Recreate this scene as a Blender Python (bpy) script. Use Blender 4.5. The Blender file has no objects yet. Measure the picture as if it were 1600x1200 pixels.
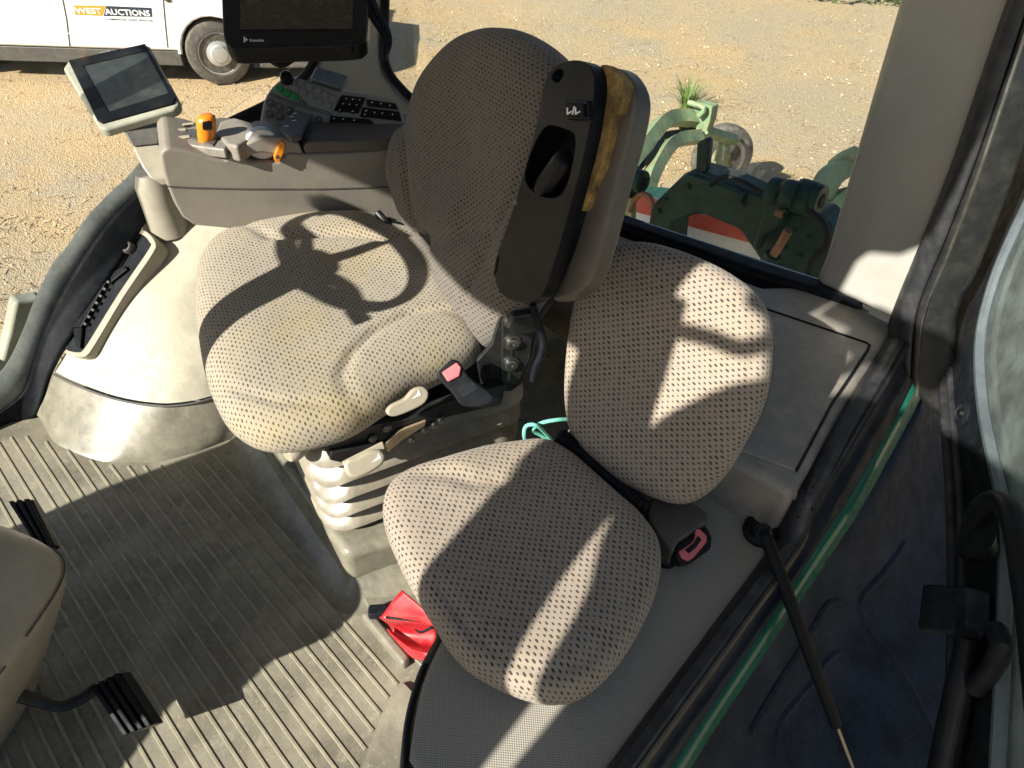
import bpy, bmesh, math, random
from mathutils import Vector, Matrix, noise
from mathutils.geometry import tessellate_polygon
random.seed(7)
S = bpy.context.scene
COL = S.collection
R = math.radians

# ------------------------------------------------------------------ camera
F, H = 1109.0, 1.45                      # focal length in photo pixels, eye height over the cab floor
_d = Vector(((720-800)/F, -(1850-600)/F, 1)).normalized()
_u = -_d
_h = (Vector((0,0,1)) - _u*_u.z).normalized()
_s = _u.cross(_h)
if _s.x < 0: _s = -_s
PSI = R(43)
_r = math.cos(PSI)*_h + math.sin(PSI)*_s
_l = -math.sin(PSI)*_h + math.cos(PSI)*_s
EYE = Vector((0,0,H))
AX = (_l, _r, _u)                        # world axes seen by the camera: x = tractor left, y = tractor rear, z = up
cd = bpy.data.cameras.new('camera'); co = bpy.data.objects.new('camera', cd); COL.objects.link(co)
cd.sensor_width = 36; cd.lens = 36*F/1600; cd.clip_start = .02; cd.clip_end = 400
_m = Matrix(((_l.x,_l.y,-_l.z,0),(_r.x,_r.y,-_r.z,0),(_u.x,_u.y,-_u.z,H),(0,0,0,1)))
co.matrix_world = _m
S.camera = co

# ------------------------------------------------------------------ light
SUN_EL, SUN_H = R(33), Vector((math.sin(R(6)), math.cos(R(6)), 0))        # travel direction of the light over the ground
LD = Vector((SUN_H.x*math.cos(SUN_EL), SUN_H.y*math.cos(SUN_EL), -math.sin(SUN_EL)))
w = bpy.data.worlds.new('World'); S.world = w; w.use_nodes = True
nt = w.node_tree; bg = nt.nodes['Background']; sk = nt.nodes.new('ShaderNodeTexSky')
sk.sky_type = 'NISHITA'; sk.sun_disc = False; sk.sun_elevation = SUN_EL
sk.sun_rotation = math.atan2(-LD.x, -LD.y)
nt.links.new(sk.outputs[0], bg.inputs[0]); bg.inputs[1].default_value = .055
sd = bpy.data.lights.new('sun', 'SUN'); sd.energy = 5.0; sd.angle = R(.5); sd.color = (1,.95,.85)
so = bpy.data.objects.new('sun', sd); COL.objects.link(so)
so.rotation_euler = LD.to_track_quat('-Z','Y').to_euler()
S.view_settings.view_transform = 'Standard'; S.view_settings.look = 'None'
S.view_settings.gamma = 1; S.view_settings.use_curve_mapping = False
S.view_settings.exposure = 1.08
S.render.engine = 'CYCLES'
S.cycles.max_bounces = 10; S.cycles.transparent_max_bounces = 12

# ------------------------------------------------------------------ pixel helpers (photo pixel -> point of the place)
def ray(px,py):
    c = Vector(((px-800)/F, -(py-600)/F, 1)); return Vector((c.dot(_l), c.dot(_r), c.dot(_u)))
def Z(px,py,z): d = ray(px,py); return EYE + d*((z-H)/d.z)
def XP(px,py,x): d = ray(px,py); return EYE + d*(x/d.x)
def YP(px,py,y): d = ray(px,py); return EYE + d*(y/d.y)
def PL(px,py,o,n): d = ray(px,py); return EYE + d*((Vector(o)-EYE).dot(n)/d.dot(n))
class Frame:
    def __init__(s,o,u,v):
        s.o=Vector(o); s.u=Vector(u).normalized(); v=Vector(v); s.v=(v-s.u*v.dot(s.u)).normalized(); s.n=s.u.cross(s.v)
    def w(s,a,b,c=0): return s.o+s.u*a+s.v*b+s.n*c
    def px(s,pts):
        out=[]
        for p in pts:
            q=PL(p[0],p[1],s.o,s.n)-s.o; out.append((q.dot(s.u),q.dot(s.v)))
        return out
def smooth(pts, n, closed=True):
    """Catmull-Rom resampled to n points of even spacing"""
    P=[Vector(p) for p in pts]; m=len(P); dense=[]
    segs = m if closed else m-1
    for i in range(segs):
        if closed: a,b,c,d=P[i-1],P[i],P[(i+1)%m],P[(i+2)%m]
        else: a,b,c,d=P[max(i-1,0)],P[i],P[i+1],P[min(i+2,m-1)]
        for k in range(12):
            t=k/12
            dense.append(.5*((2*b)+(c-a)*t+(2*a-5*b+4*c-d)*t*t+(3*b-a-3*c+d)*t**3))
    if not closed: dense.append(P[-1])
    else: dense.append(dense[0])
    L=[0]
    for i in range(1,len(dense)): L.append(L[-1]+(dense[i]-dense[i-1]).length)
    out=[]; j=0; tot=L[-1]; cnt = n if closed else n-1
    for k in range(n):
        t=tot*k/cnt
        while j<len(L)-2 and L[j+1]<t: j+=1
        f=(t-L[j])/max(L[j+1]-L[j],1e-9); out.append(dense[j].lerp(dense[j+1],min(f,1)))
    return out

# ------------------------------------------------------------------ object helpers
def tag(o,label=None,cat=None,group=None,kind=None):
    if label: o['label']=label
    if cat: o['category']=cat
    if group: o['group']=group
    if kind: o['kind']=kind
    return o
def thing(name,loc,label,cat,group=None):
    o=bpy.data.objects.new(name,None); COL.objects.link(o); o.location=loc; o.empty_display_size=.1
    return tag(o,label,cat,group)
def root_loc(o):
    v=Vector((0,0,0))
    while o: v+=o.location; o=o.parent
    return v
def mk(name,verts,faces,mat,parent=None,uv=None,sm=True,bevel=0,seg=2,sub=0,solid=0,ang=40,off=-1):
    L=root_loc(parent) if parent else Vector((0,0,0))
    me=bpy.data.meshes.new(name); me.from_pydata([tuple(Vector(v)-L) for v in verts],[],faces)
    if uv:
        ul=me.uv_layers.new(name='UVMap')
        for lp in me.loops: ul.data[lp.index].uv=uv[lp.vertex_index]
    bm=bmesh.new(); bm.from_mesh(me); bmesh.ops.recalc_face_normals(bm,faces=bm.faces); bm.to_mesh(me); bm.free()
    if mat: me.materials.append(mat)
    o=bpy.data.objects.new(name,me); COL.objects.link(o); o.parent=parent
    for p in me.polygons: p.use_smooth=sm
    if sm and not sub:
        me.set_sharp_from_angle(angle=R(ang))
    if solid:
        m=o.modifiers.new('solid','SOLIDIFY'); m.thickness=solid; m.offset=off
    if bevel:
        m=o.modifiers.new('bevel','BEVEL'); m.width=bevel; m.segments=seg; m.limit_method='ANGLE'; m.angle_limit=R(35); m.harden_normals=True
    if sub:
        m=o.modifiers.new('sub','SUBSURF'); m.levels=sub; m.render_levels=sub
    return o
def prism(name,fr,pts,d0,d1,mat,parent=None,holes=(),**k):
    """polygon (local a,b) extruded along the frame normal from d0 to d1, with optional through holes"""
    loops=[list(pts)]+[list(h) for h in holes]
    vs=[];fs=[]; flat=[]
    for lp in loops: flat+= [Vector((p[0],p[1],0)) for p in lp]
    n=len(flat)
    vs=[fr.w(p.x,p.y,d0) for p in flat]+[fr.w(p.x,p.y,d1) for p in flat]
    if holes:
        tris=tessellate_polygon([[Vector((p[0],p[1],0)) for p in lp] for lp in loops])
        for t in tris: fs.append(tuple(t)); fs.append(tuple(i+n for i in t))
    else:
        fs.append(tuple(range(n))); fs.append(tuple(range(n,2*n)))
    b=0
    for lp in loops:
        m=len(lp)
        for i in range(m): fs.append((b+i,b+(i+1)%m,b+(i+1)%m+n,b+i+n))
        b+=m
    return mk(name,vs,fs,mat,parent,**k)
def box(name,c,sx,sy,sz,mat,parent=None,rz=0,ux=None,uy=None,**k):
    fr=Frame(c,(math.cos(rz),math.sin(rz),0) if ux is None else ux,(-math.sin(rz),math.cos(rz),0) if uy is None else uy)
    a,b=sx/2,sy/2
    return prism(name,fr,[(-a,-b),(a,-b),(a,b),(-a,b)],-sz/2,sz/2,mat,parent,**k)
def tube_data(path,rad,n=12,flat=1,cap=True,up=None):
    P=[Vector(p) for p in path]; m=len(P)
    rr=rad if isinstance(rad,(list,tuple)) else [rad]*m
    vs=[];fs=[]; prev=None
    for i in range(m):
        t=(P[min(i+1,m-1)]-P[max(i-1,0)]).normalized()
        if prev is None:
            a=Vector(up) if up else (Vector((0,0,1)) if abs(t.z)<.9 else Vector((1,0,0)))
        else: a=prev
        a=(a-t*a.dot(t)).normalized(); prev=a; b=t.cross(a)
        for k in range(n):
            q=2*math.pi*k/n; vs.append(P[i]+(a*math.cos(q)*flat+b*math.sin(q))*rr[i])
    for i in range(m-1):
        for k in range(n): fs.append((i*n+k,i*n+(k+1)%n,(i+1)*n+(k+1)%n,(i+1)*n+k))
    if cap: fs.append(tuple(range(n))[::-1]); fs.append(tuple(range((m-1)*n,m*n)))
    return vs,fs
def tube(name,path,rad,mat,parent=None,n=12,res=0,flat=1,up=None,cap=True,**k):
    if res: path=smooth(path,res,False)
    if res and isinstance(rad,(list,tuple)):
        q=len(rad)-1; rad=[rad[min(int(i*q/(res-1)),q-1)]*(1-(i*q/(res-1)-min(int(i*q/(res-1)),q-1)))+rad[min(int(i*q/(res-1)),q-1)+1]*(i*q/(res-1)-min(int(i*q/(res-1)),q-1)) for i in range(res)]
    vs,fs=tube_data(path,rad,n,flat,cap,up); return mk(name,vs,fs,mat,parent,**k)
def lathe(name,o,ax,prof,mat,parent=None,n=24,**k):
    """profile [(radius, distance along axis)]"""
    o=Vector(o); ax=Vector(ax).normalized(); a=ax.orthogonal().normalized(); b=ax.cross(a); vs=[];fs=[]
    for r,h in prof:
        for i in range(n):
            q=2*math.pi*i/n; vs.append(o+ax*h+(a*math.cos(q)+b*math.sin(q))*max(r,1e-4))
    for j in range(len(prof)-1):
        for i in range(n): fs.append((j*n+i,j*n+(i+1)%n,(j+1)*n+(i+1)%n,(j+1)*n+i))
    fs.append(tuple(range(n))); fs.append(tuple(range((len(prof)-1)*n,len(prof)*n)))
    return mk(name,vs,fs,mat,parent,**k)
def loft(name,rows,mat,parent=None,n=0,closed=False,res=0,**k):
    """skin through rows of points; rows resampled to n points, and res rows in between"""
    if n: rows=[smooth(r,n,closed) for r in rows]
    if res:
        cols=[smooth([r[i] for r in rows],res,False) for i in range(len(rows[0]))]
        rows=[[c[j] for c in cols] for j in range(res)]
    m=len(rows[0]); vs=[p for r in rows for p in r]; fs=[]
    for j in range(len(rows)-1):
        for i in range(m if closed else m-1): fs.append((j*m+i,j*m+(i+1)%m,(j+1)*m+(i+1)%m,(j+1)*m+i))
    if k.pop('caps',False):
        fs.append(tuple(range(m))); fs.append(tuple(range((len(rows)-1)*m,len(rows)*m)))
    return mk(name,vs,fs,mat,parent,**k)
def inst(src,name,loc,parent,rot=None,scale=None):
    o=bpy.data.objects.new(name,src if isinstance(src,bpy.types.Mesh) else src.data); COL.objects.link(o); o.parent=parent
    o.location=Vector(loc)-(root_loc(parent) if parent else Vector((0,0,0)))
    if rot is not None: o.rotation_mode='QUATERNION'; o.rotation_quaternion=rot
    if scale: o.scale=scale
    return o
def only_mesh(vs,fs,mat,sm=False,name='piece'):
    me=bpy.data.meshes.new(name); me.from_pydata([tuple(v) for v in vs],[],fs)
    bm=bmesh.new(); bm.from_mesh(me); bmesh.ops.recalc_face_normals(bm,faces=bm.faces); bm.to_mesh(me); bm.free()
    me.materials.append(mat)
    for p in me.polygons: p.use_smooth=sm
    if sm: me.set_sharp_from_angle(angle=R(40))
    return me
def seg_d(p,a,b):
    ab=b-a; t=max(0,min(1,(p-a).dot(ab)/max(ab.dot(ab),1e-9))); return (p-(a+ab*t)).length
def pillow(name,fr,outline,T,B,mat,parent,crease=(),bulge=(),N=120,K=44,pw=5.,qw=2.,uvrot=0,center=None,uvoff=(0,0),warp=None):
    """upholstered pad: outline (local), crown height T over the mid plane, depth B under it"""
    O=[Vector((p[0],p[1])) for p in smooth([Vector((a,b,0)) for a,b in outline],N)]
    O=[Vector((p.x,p.y)) for p in O]
    c=Vector(center) if center else sum(O,Vector((0,0)))/N
    vs=[];uv=[];fs=[]
    ss=[(i/K)**.62 if i<K else 1 for i in range(1,K+1)]
    rows=[(s,T*(max(0,1-s**(pw*1.7)))**(1/(qw*1.1))) for s in ss]
    rows+=[(1-.12*(j/8)**2.2, -B*(j/8)) for j in range(1,9)]
    ca,sa=math.cos(uvrot),math.sin(uvrot)
    def U(x,y): return (x*ca-y*sa+uvoff[0], x*sa+y*ca+uvoff[1])
    cr=[([Vector(q) for q in pl],dp,wd) for pl,dp,wd in crease]
    top0=T
    vs.append(None); 
    def disp(p,s):
        z=0; f=max(0,1-s**6)
        for pl,dp,wd in cr:
            d=min(seg_d(p,pl[i],pl[i+1]) for i in range(len(pl)-1)); z-=dp*math.exp(-(d/wd)**2)*max(.35,f)
        for q,rad,ht in bulge:
            d=(p-Vector(q)).length; z+=ht*math.exp(-(d/rad)**2)*f
        z+=.0025*noise.noise(Vector((p.x*11,p.y*11,T*90)))*f
        return z
    vs[0]=fr.w(c.x,c.y,T+disp(c,0)); uv.append(U(c.x,c.y))
    arc=[0]*N; last=[(c.x,c.y,T)]*N
    for j,(s,h) in enumerate(rows):
        for i in range(N):
            p=c+(O[i]-c)*s; z=h+(disp(p,s) if j<K else 0)
            q=fr.w(p.x,p.y,z)
            if warp: q=warp(q,p)
            vs.append(q)
            dr=(O[i]-c); rl=dr.length; dh=dr/rl
            step=math.hypot(math.hypot(p.x-last[i][0],p.y-last[i][1]), (z-last[i][2]))
            arc[i]+=step; last[i]=(p.x,p.y,z)
            uv.append(U(c.x+dh.x*arc[i],c.y+dh.y*arc[i]))
    n=len(rows)
    for i in range(N): fs.append((0,1+i,1+(i+1)%N))
    for j in range(n-1):
        for i in range(N): fs.append((1+j*N+i,1+j*N+(i+1)%N,1+(j+1)*N+(i+1)%N,1+(j+1)*N+i))
    fs.append(tuple(1+(n-1)*N+i for i in range(N)))
    return mk(name,vs,fs,mat,parent,uv=uv,ang=80)

# ------------------------------------------------------------------ materials
class NB:
    def __init__(s,name):
        s.m=bpy.data.materials.new(name); s.m.use_nodes=True; s.t=s.m.node_tree; s.b=s.t.nodes['Principled BSDF']
    def n(s,ty,**k):
        x=s.t.nodes.new(ty)
        for a,v in k.items():
            if a.startswith('i_'):
                a=a[2:]; a=int(a) if a.isdigit() else a.replace('_',' ')
                if isinstance(v,bpy.types.NodeSocket): s.t.links.new(v,x.inputs[a])
                else: x.inputs[a].default_value=v
            else: setattr(x,a,v)
        return x
    def l(s,a,b): s.t.links.new(a,b)
    def math(s,op,a,b=0,c=0):
        x=s.t.nodes.new('ShaderNodeMath'); x.operation=op
        for i,v in enumerate((a,b,c)):
            if isinstance(v,bpy.types.NodeSocket): s.t.links.new(v,x.inputs[i])
            else: x.inputs[i].default_value=v
        return x.outputs[0]
    def mix(s,f,a,b):
        x=s.t.nodes.new('ShaderNodeMix'); x.data_type='RGBA'
        for i,v in ((0,f),(6,a),(7,b)):
            if isinstance(v,bpy.types.NodeSocket): s.t.links.new(v,x.inputs[i])
            else: x.inputs[i].default_value=(*v,1) if isinstance(v,tuple) and len(v)==3 else v
        return x.outputs[2]
    def ramp(s,f,lo,hi,a=0,b=1):
        x=s.n('ShaderNodeMapRange',clamp=True,interpolation_type='SMOOTHSTEP'); x.inputs[1].default_value=lo; x.inputs[2].default_value=hi; x.inputs[3].default_value=a; x.inputs[4].default_value=b
        s.l(f,x.inputs[0]); return x.outputs[0]
    def noise(s,sc,det=4,vec=None,rough=.55,dist=0):
        x=s.n('ShaderNodeTexNoise'); x.inputs['Scale'].default_value=sc; x.inputs['Detail'].default_value=det; x.inputs['Roughness'].default_value=rough; x.inputs['Distortion'].default_value=dist
        s.l(vec if vec is not None else s.co(),x.inputs['Vector']); return x.outputs[0]
    def co(s):
        if not hasattr(s,'_c'): s._c=s.n('ShaderNodeTexCoord').outputs['Object']
        return s._c
    def bump(s,h,st=.3,d=.002):
        x=s.n('ShaderNodeBump'); x.inputs['Strength'].default_value=st; x.inputs['Distance'].default_value=d; s.l(h,x.inputs['Height']); s.l(x.outputs[0],s.b.inputs['Normal'])
def plastic(name,col,rough=.5,var=.12,dust=None,dusta=.0,grain=700,bump=.25,metal=0,scr=0,spec=.5,sc=9):
    k=NB(name); b=k.b
    n1=k.noise(sc,5); n2=k.noise(sc*9,4)
    f=k.math('ADD',k.math('MULTIPLY',n1,.7),k.math('MULTIPLY',n2,.3))
    lo=tuple(c*(1-var*2) for c in col); hi=tuple(min(1,c*(1+var*2)) for c in col)
    c=k.mix(k.ramp(f,.3,.7),lo,hi)
    if dust:
        dm=k.math('MULTIPLY',k.ramp(k.noise(sc*2.3,6,rough=.7),.42,.72),dusta); c=k.mix(dm,c,dust)
    if scr:
        mp=k.n('ShaderNodeMapping'); mp.inputs['Scale'].default_value=(40,260,60); mp.inputs['Rotation'].default_value=(.3,.5,.8); k.l(k.co(),mp.inputs['Vector'])
        sm=k.math('MULTIPLY',k.ramp(k.noise(1,3,mp.outputs[0],.6,2.),.66,.74),scr); c=k.mix(sm,c,tuple(min(1,x*2.2+.06) for x in col))
    k.l(c,b.inputs['Base Color']); k.l(k.ramp(k.noise(sc*4,4),.3,.7,rough*.85,min(1,rough*1.18)),b.inputs['Roughness'])
    b.inputs['Metallic'].default_value=metal; b.inputs['Specular IOR Level'].default_value=spec
    if bump: k.bump(k.noise(grain,2),bump,.0006)
    return k.m
def fabric(name,base,dot,dirt,dirta):
    k=NB(name); b=k.b
    uv=k.n('ShaderNodeUVMap'); uv.uv_map='UVMap'
    wob=k.n('ShaderNodeTexNoise'); wob.inputs['Scale'].default_value=28; k.l(uv.outputs[0],wob.inputs['Vector'])
    add=k.n('ShaderNodeVectorMath',operation='MULTIPLY_ADD'); k.l(wob.outputs['Color'],add.inputs[0]); add.inputs[1].default_value=(.003,.003,0); k.l(uv.outputs[0],add.inputs[2])
    sp=k.n('ShaderNodeSeparateXYZ'); k.l(add.outputs[0],sp.inputs[0])
    v=k.math('DIVIDE',sp.outputs[1],.0074); row=k.math('FLOOR',v); par=k.math('MULTIPLY',k.math('MODULO',k.math('ABSOLUTE',row),2.),.5)
    u=k.math('ADD',k.math('DIVIDE',sp.outputs[0],.0138),par)
    fu=k.math('SUBTRACT',k.math('FRACT',k.math('ADD',u,500)),.5); fv=k.math('SUBTRACT',k.math('FRACT',k.math('ADD',v,500)),.5)
    cell=k.n('ShaderNodeTexWhiteNoise',noise_dimensions='2D'); cv=k.n('ShaderNodeCombineXYZ'); k.l(k.math('FLOOR',u),cv.inputs[0]); k.l(row,cv.inputs[1]); k.l(cv.outputs[0],cell.inputs['Vector'])
    d=k.math('SQRT',k.math('ADD',k.math('POWER',k.math('DIVIDE',fu,.24),2),k.math('POWER',k.math('DIVIDE',fv,.215),2)))
    d=k.math('ADD',d,k.math('MULTIPLY',k.math('SUBTRACT',cell.outputs[0],.5),.55))
    m=k.ramp(d,.75,1.15,1,0)
    # knit: fine cross ribs of the cloth
    wu=k.math('SINE',k.math('MULTIPLY',sp.outputs[0],2*math.pi/.0021)); wv=k.math('SINE',k.math('MULTIPLY',sp.outputs[1],2*math.pi/.0023))
    wv2=k.math('MULTIPLY',wu,wv)
    base1=k.mix(k.ramp(wv2,-1,1),tuple(c*.80 for c in base),tuple(c*1.1 for c in base))
    big=k.noise(5,4,uv.outputs[0]); base2=k.mix(k.math('MULTIPLY',k.ramp(big,.45,.75),dirta),base1,dirt)
    fz=k.noise(60,4,uv.outputs[0]); base2=k.mix(k.math('MULTIPLY',k.ramp(fz,.55,.75),.25),base2,tuple(c*.55 for c in base))
    c=k.mix(k.math('MULTIPLY',m,.93),base2,dot)
    k.l(c,b.inputs['Base Color']); b.inputs['Roughness'].default_value=.92; b.inputs['Specular IOR Level'].default_value=.2
    try: b.inputs['Sheen Weight'].default_value=.15
    except Exception: pass
    hh=k.math('SUBTRACT',k.math('MULTIPLY',wv2,.25),k.math('MULTIPLY',m,1.)); k.bump(hh,.55,.0012)
    return k.m
M={}
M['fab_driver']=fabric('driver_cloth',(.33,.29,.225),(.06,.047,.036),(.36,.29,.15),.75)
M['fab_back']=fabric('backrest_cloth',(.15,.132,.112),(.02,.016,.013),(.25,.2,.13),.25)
M['fab_buddy']=fabric('passenger_cloth',(.325,.272,.218),(.035,.028,.024),(.33,.27,.17),.3)
M['beige']=plastic('beige_plastic',(.30,.275,.22),.42,.06,(.36,.33,.25),.5)
M['cream']=plastic('dusty_cream_plastic',(.37,.345,.265),.55,.07,(.43,.405,.31),.6,scr=.25)
M['band']=plastic('worn_grey_band',(.175,.165,.125),.30,.13,(.30,.28,.21),.5,scr=.6)
M['console']=plastic('console_plastic',(.225,.205,.17),.45,.04,(.30,.27,.21),.4)
M['pillar']=plastic('pillar_plastic',(.345,.335,.30),.55,.03,grain=900)
M['panel']=plastic('side_panel_plastic',(.20,.188,.17),.5,.06,(.33,.29,.23),.55,scr=.2)
M['dgrey']=plastic('dark_grey_plastic',(.075,.072,.066),.45,.08,(.16,.15,.13),.4)
M['keygrey']=plastic('keypad_grey',(.19,.20,.185),.45,.06,(.25,.25,.235),.4)
M['glaze']=plastic('glazing_strip',(.075,.095,.105),.5,.1,(.13,.15,.15),.5)
M['strut']=plastic('strut_black',(.006,.009,.013),.5,.05,spec=.06,bump=0)
M['pad']=plastic('armrest_pad_vinyl',(.085,.075,.065),.42,.08,(.14,.12,.1),.4)
M['black']=plastic('black_plastic',(.007,.008,.010),.36,.1,(.03,.03,.029),.25,scr=.08,spec=.17)
M['rubber']=plastic('black_rubber',(.008,.010,.013),.55,.15,(.034,.036,.038),.4,scr=.12,spec=.12)
M['seal']=plastic('worn_door_seal',(.016,.017,.02),.5,.15,(.07,.07,.068),.5,scr=.4)
M['navy']=plastic('sky_tinted_black_plastic',(.019,.0245,.034),.6,.2,(.032,.038,.048),.5,spec=.06,bump=.3,grain=400)  # blue sheen of the sky is mixed into this black base colour
M['metalblk']=plastic('black_steel',(.011,.012,.013),.35,.1,(.06,.058,.05),.3,metal=.0,scr=.3)
M['steel']=plastic('zinc_steel',(.26,.26,.25),.35,.1,metal=1.)
M['bellows']=plastic('bellows_rubber',(.215,.192,.148),.38,.07,(.38,.34,.25),.5)
M['lever']=plastic('lever_beige',(.36,.32,.24),.4,.05)
M['red']=plastic('red_plastic',(.42,.012,.02),.4,.1,(.5,.25,.2),.25,scr=.2)
M['pink']=plastic('faded_red_button',(.58,.13,.14),.4,.06)
M['orange']=plastic('orange_plastic',(.75,.22,.01),.35,.04)
M['foam']=plastic('torn_yellow_foam',(.26,.165,.05),.95,.35,(.13,.095,.045),.9,bump=1.,grain=120,sc=30)
M['green']=plastic('green_paint',(.010,.105,.07),.3,.06)
M['cord']=plastic('teal_cord',(.16,.52,.40),.6,.05)
M['white']=plastic('white_paint',(.78,.80,.80),.25,.015,spec=.6,bump=0)
M['wgrey']=plastic('grey_print',(.2,.21,.22),.5,.05,bump=0)
M['tyre']=plastic('tyre_rubber',(.09,.083,.072),.85,.15,(.24,.21,.165),.7)
M['rim']=plastic('steel_rim',(.55,.56,.57),.35,.06,(.42,.39,.33),.3,metal=.4)
M['dirtrim']=plastic('old_wheel_rim',(.42,.38,.27),.6,.15,(.3,.22,.12),.5)
M['impgreen']=plastic('pale_green_paint',(.17,.27,.14),.6,.16,(.36,.27,.19),.9)
M['impshade']=plastic('shaded_green_paint',(.006,.032,.027),.5,.2,(.022,.06,.048),.6,spec=.25,scr=.25)  # shade on the headstock is darkened into this green
M['rust']=plastic('rusty_steel',(.20,.10,.06),.8,.25)
M['brdwhite']=plastic('board_white',(.62,.66,.72),.5,.05,(.4,.36,.3),.3)
M['brdred']=plastic('board_red',(.50,.07,.05),.5,.08,(.4,.25,.18),.3)
M['lblorange']=plastic('sign_orange',(.85,.28,.02),.4,.01,bump=0)
M['lblnavy']=plastic('sign_navy',(.02,.035,.06),.4,.01,bump=0)
M['prt']=plastic('white_print',(.75,.75,.75),.5,.01,bump=0)
M['prtgreen']=plastic('green_keypad_button',(.02,.22,.07),.5,.05)
M['frame_dust']=plastic('dusty_outer_frame',(.17,.19,.185),.8,.18,(.30,.30,.25),.75)
M['beamdust']=plastic('dusty_step',(.30,.31,.25),.8,.12,(.25,.22,.16),.5)
M['leaf']=plastic('weed_leaf',(.09,.17,.03),.6,.2,bump=0)
M['screen']=plastic('blank_screen',(.015,.018,.02),.12,.08,(.09,.09,.085),.35,bump=0,sc=18)
M['screen2']=plastic('dusty_blank_screen',(.03,.036,.036),.2,.1,(.11,.11,.10),.3,bump=0,sc=7)
M['grille']=plastic('bonnet_green',(.02,.17,.09),.3,.05)
def glass(name,tint,refl=1.0,dust=.018):
    k=NB(name); t=k.t; t.nodes.remove(k.b)
    tr=k.n('ShaderNodeBsdfTransparent'); tr.inputs[0].default_value=(*tint,1)
    gl=k.n('ShaderNodeBsdfGlossy'); gl.inputs['Roughness'].default_value=.02
    fr=k.n('ShaderNodeFresnel'); fr.inputs[0].default_value=1.45
    mx=k.n('ShaderNodeMixShader'); k.l(k.math('MULTIPLY',fr.outputs[0],refl),mx.inputs[0]); k.l(tr.outputs[0],mx.inputs[1]); k.l(gl.outputs[0],mx.inputs[2])
    df=k.n('ShaderNodeBsdfDiffuse'); df.inputs[0].default_value=(.55,.64,.60,1)
    m2=k.n('ShaderNodeMixShader'); k.l(k.ramp(k.noise(7,6,rough=.7),.35,.85,dust*.3,dust),m2.inputs[0]); k.l(mx.outputs[0],m2.inputs[1]); k.l(df.outputs[0],m2.inputs[2])
    k.l(m2.outputs[0],t.nodes['Material Output'].inputs[0]); return k.m
M['glass']=glass('clear_glass',(.985,.99,.98),.5); M['tint']=glass('rear_glass',(.975,.985,.965),.5); M['doorglass']=glass('door_glass',(.88,.94,.91),1.6,.34)
def mat_floor():
    k=NB('scuffed_rubber_mat'); b=k.b
    c=k.mix(k.ramp(k.noise(6,5),.35,.68),(.145,.134,.103),(.262,.242,.185))
    c=k.mix(k.math('MULTIPLY',k.ramp(k.noise(22,6,rough=.75),.5,.75),.6),c,(.40,.38,.29))
    for sc,rt,a,th in ((( 30,240,1),.6,.55,.655),((260,34,1),.25,.5,.665),((90,300,1),1.9,.4,.66)):
        mp=k.n('ShaderNodeMapping'); mp.inputs['Scale'].default_value=sc; mp.inputs['Rotation'].default_value=(0,0,rt); k.l(k.co(),mp.inputs['Vector'])
        m=k.math('MULTIPLY',k.ramp(k.noise(1,3,mp.outputs[0],.6,2.5),th,th+.06),a); c=k.mix(m,c,(.5,.48,.38))
    c=k.mix(k.math('MULTIPLY',k.ramp(k.noise(75,6,rough=.8,dist=1.5),.57,.66),.5),c,(.42,.40,.31))
    c=k.mix(k.math('MULTIPLY',k.ramp(k.noise(48,5,rough=.8,dist=2.5),.30,.42,1,0),.55),c,(.07,.068,.05))
    k.l(c,b.inputs['Base Color']); k.l(k.ramp(k.noise(18,5),.3,.7,.22,.5),b.inputs['Roughness']); b.inputs['Specular IOR Level'].default_value=.6
    k.bump(k.noise(55,5,rough=.7),.35,.003); return k.m
M['floor']=mat_floor()
M['rib']=plastic('worn_mat_rib',(.25,.23,.165),.45,.12,(.40,.37,.27),.5)
def mat_ground():
    k=NB('gravel_ground'); b=k.b
    c=k.mix(k.ramp(k.noise(.35,6,rough=.65),.38,.64),(.49,.395,.26),(.59,.425,.23))
    c=k.mix(k.math('MULTIPLY',k.ramp(k.noise(1.1,5,rough=.7),.48,.7),.75),c,(.45,.395,.30))
    c=k.mix(k.math('MULTIPLY',k.ramp(k.noise(9,6,rough=.8),.45,.8),.5),c,(.68,.55,.38))
    c=k.mix(k.math('MULTIPLY',k.ramp(k.noise(34,5,rough=.8),.50,.70),.55),c,(.24,.18,.10))
    v=k.n('ShaderNodeTexVoronoi'); v.inputs['Scale'].default_value=26; k.l(k.co(),v.inputs['Vector'])
    sp=k.n('ShaderNodeSeparateColor'); k.l(v.outputs['Color'],sp.inputs[0])
    st=k.math('MULTIPLY',k.ramp(v.outputs['Distance'],.18,.3,1,0),k.ramp(sp.outputs[0],.55,.7)); c=k.mix(k.math('MULTIPLY',st,.8),c,(.66,.60,.47))
    v2=k.n('ShaderNodeTexVoronoi'); v2.inputs['Scale'].default_value=70; k.l(k.co(),v2.inputs['Vector'])
    k.l(c,b.inputs['Base Color']); b.inputs['Roughness'].default_value=.95; b.inputs['Specular IOR Level'].default_value=.15
    h=k.math('ADD',k.math('MULTIPLY',k.noise(18,8,rough=.8),1.),k.math('ADD',k.math('MULTIPLY',st,.35),k.math('MULTIPLY',v2.outputs['Distance'],.3))); k.bump(h,.9,.035)
    return k.m
M['ground']=mat_ground()
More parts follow.
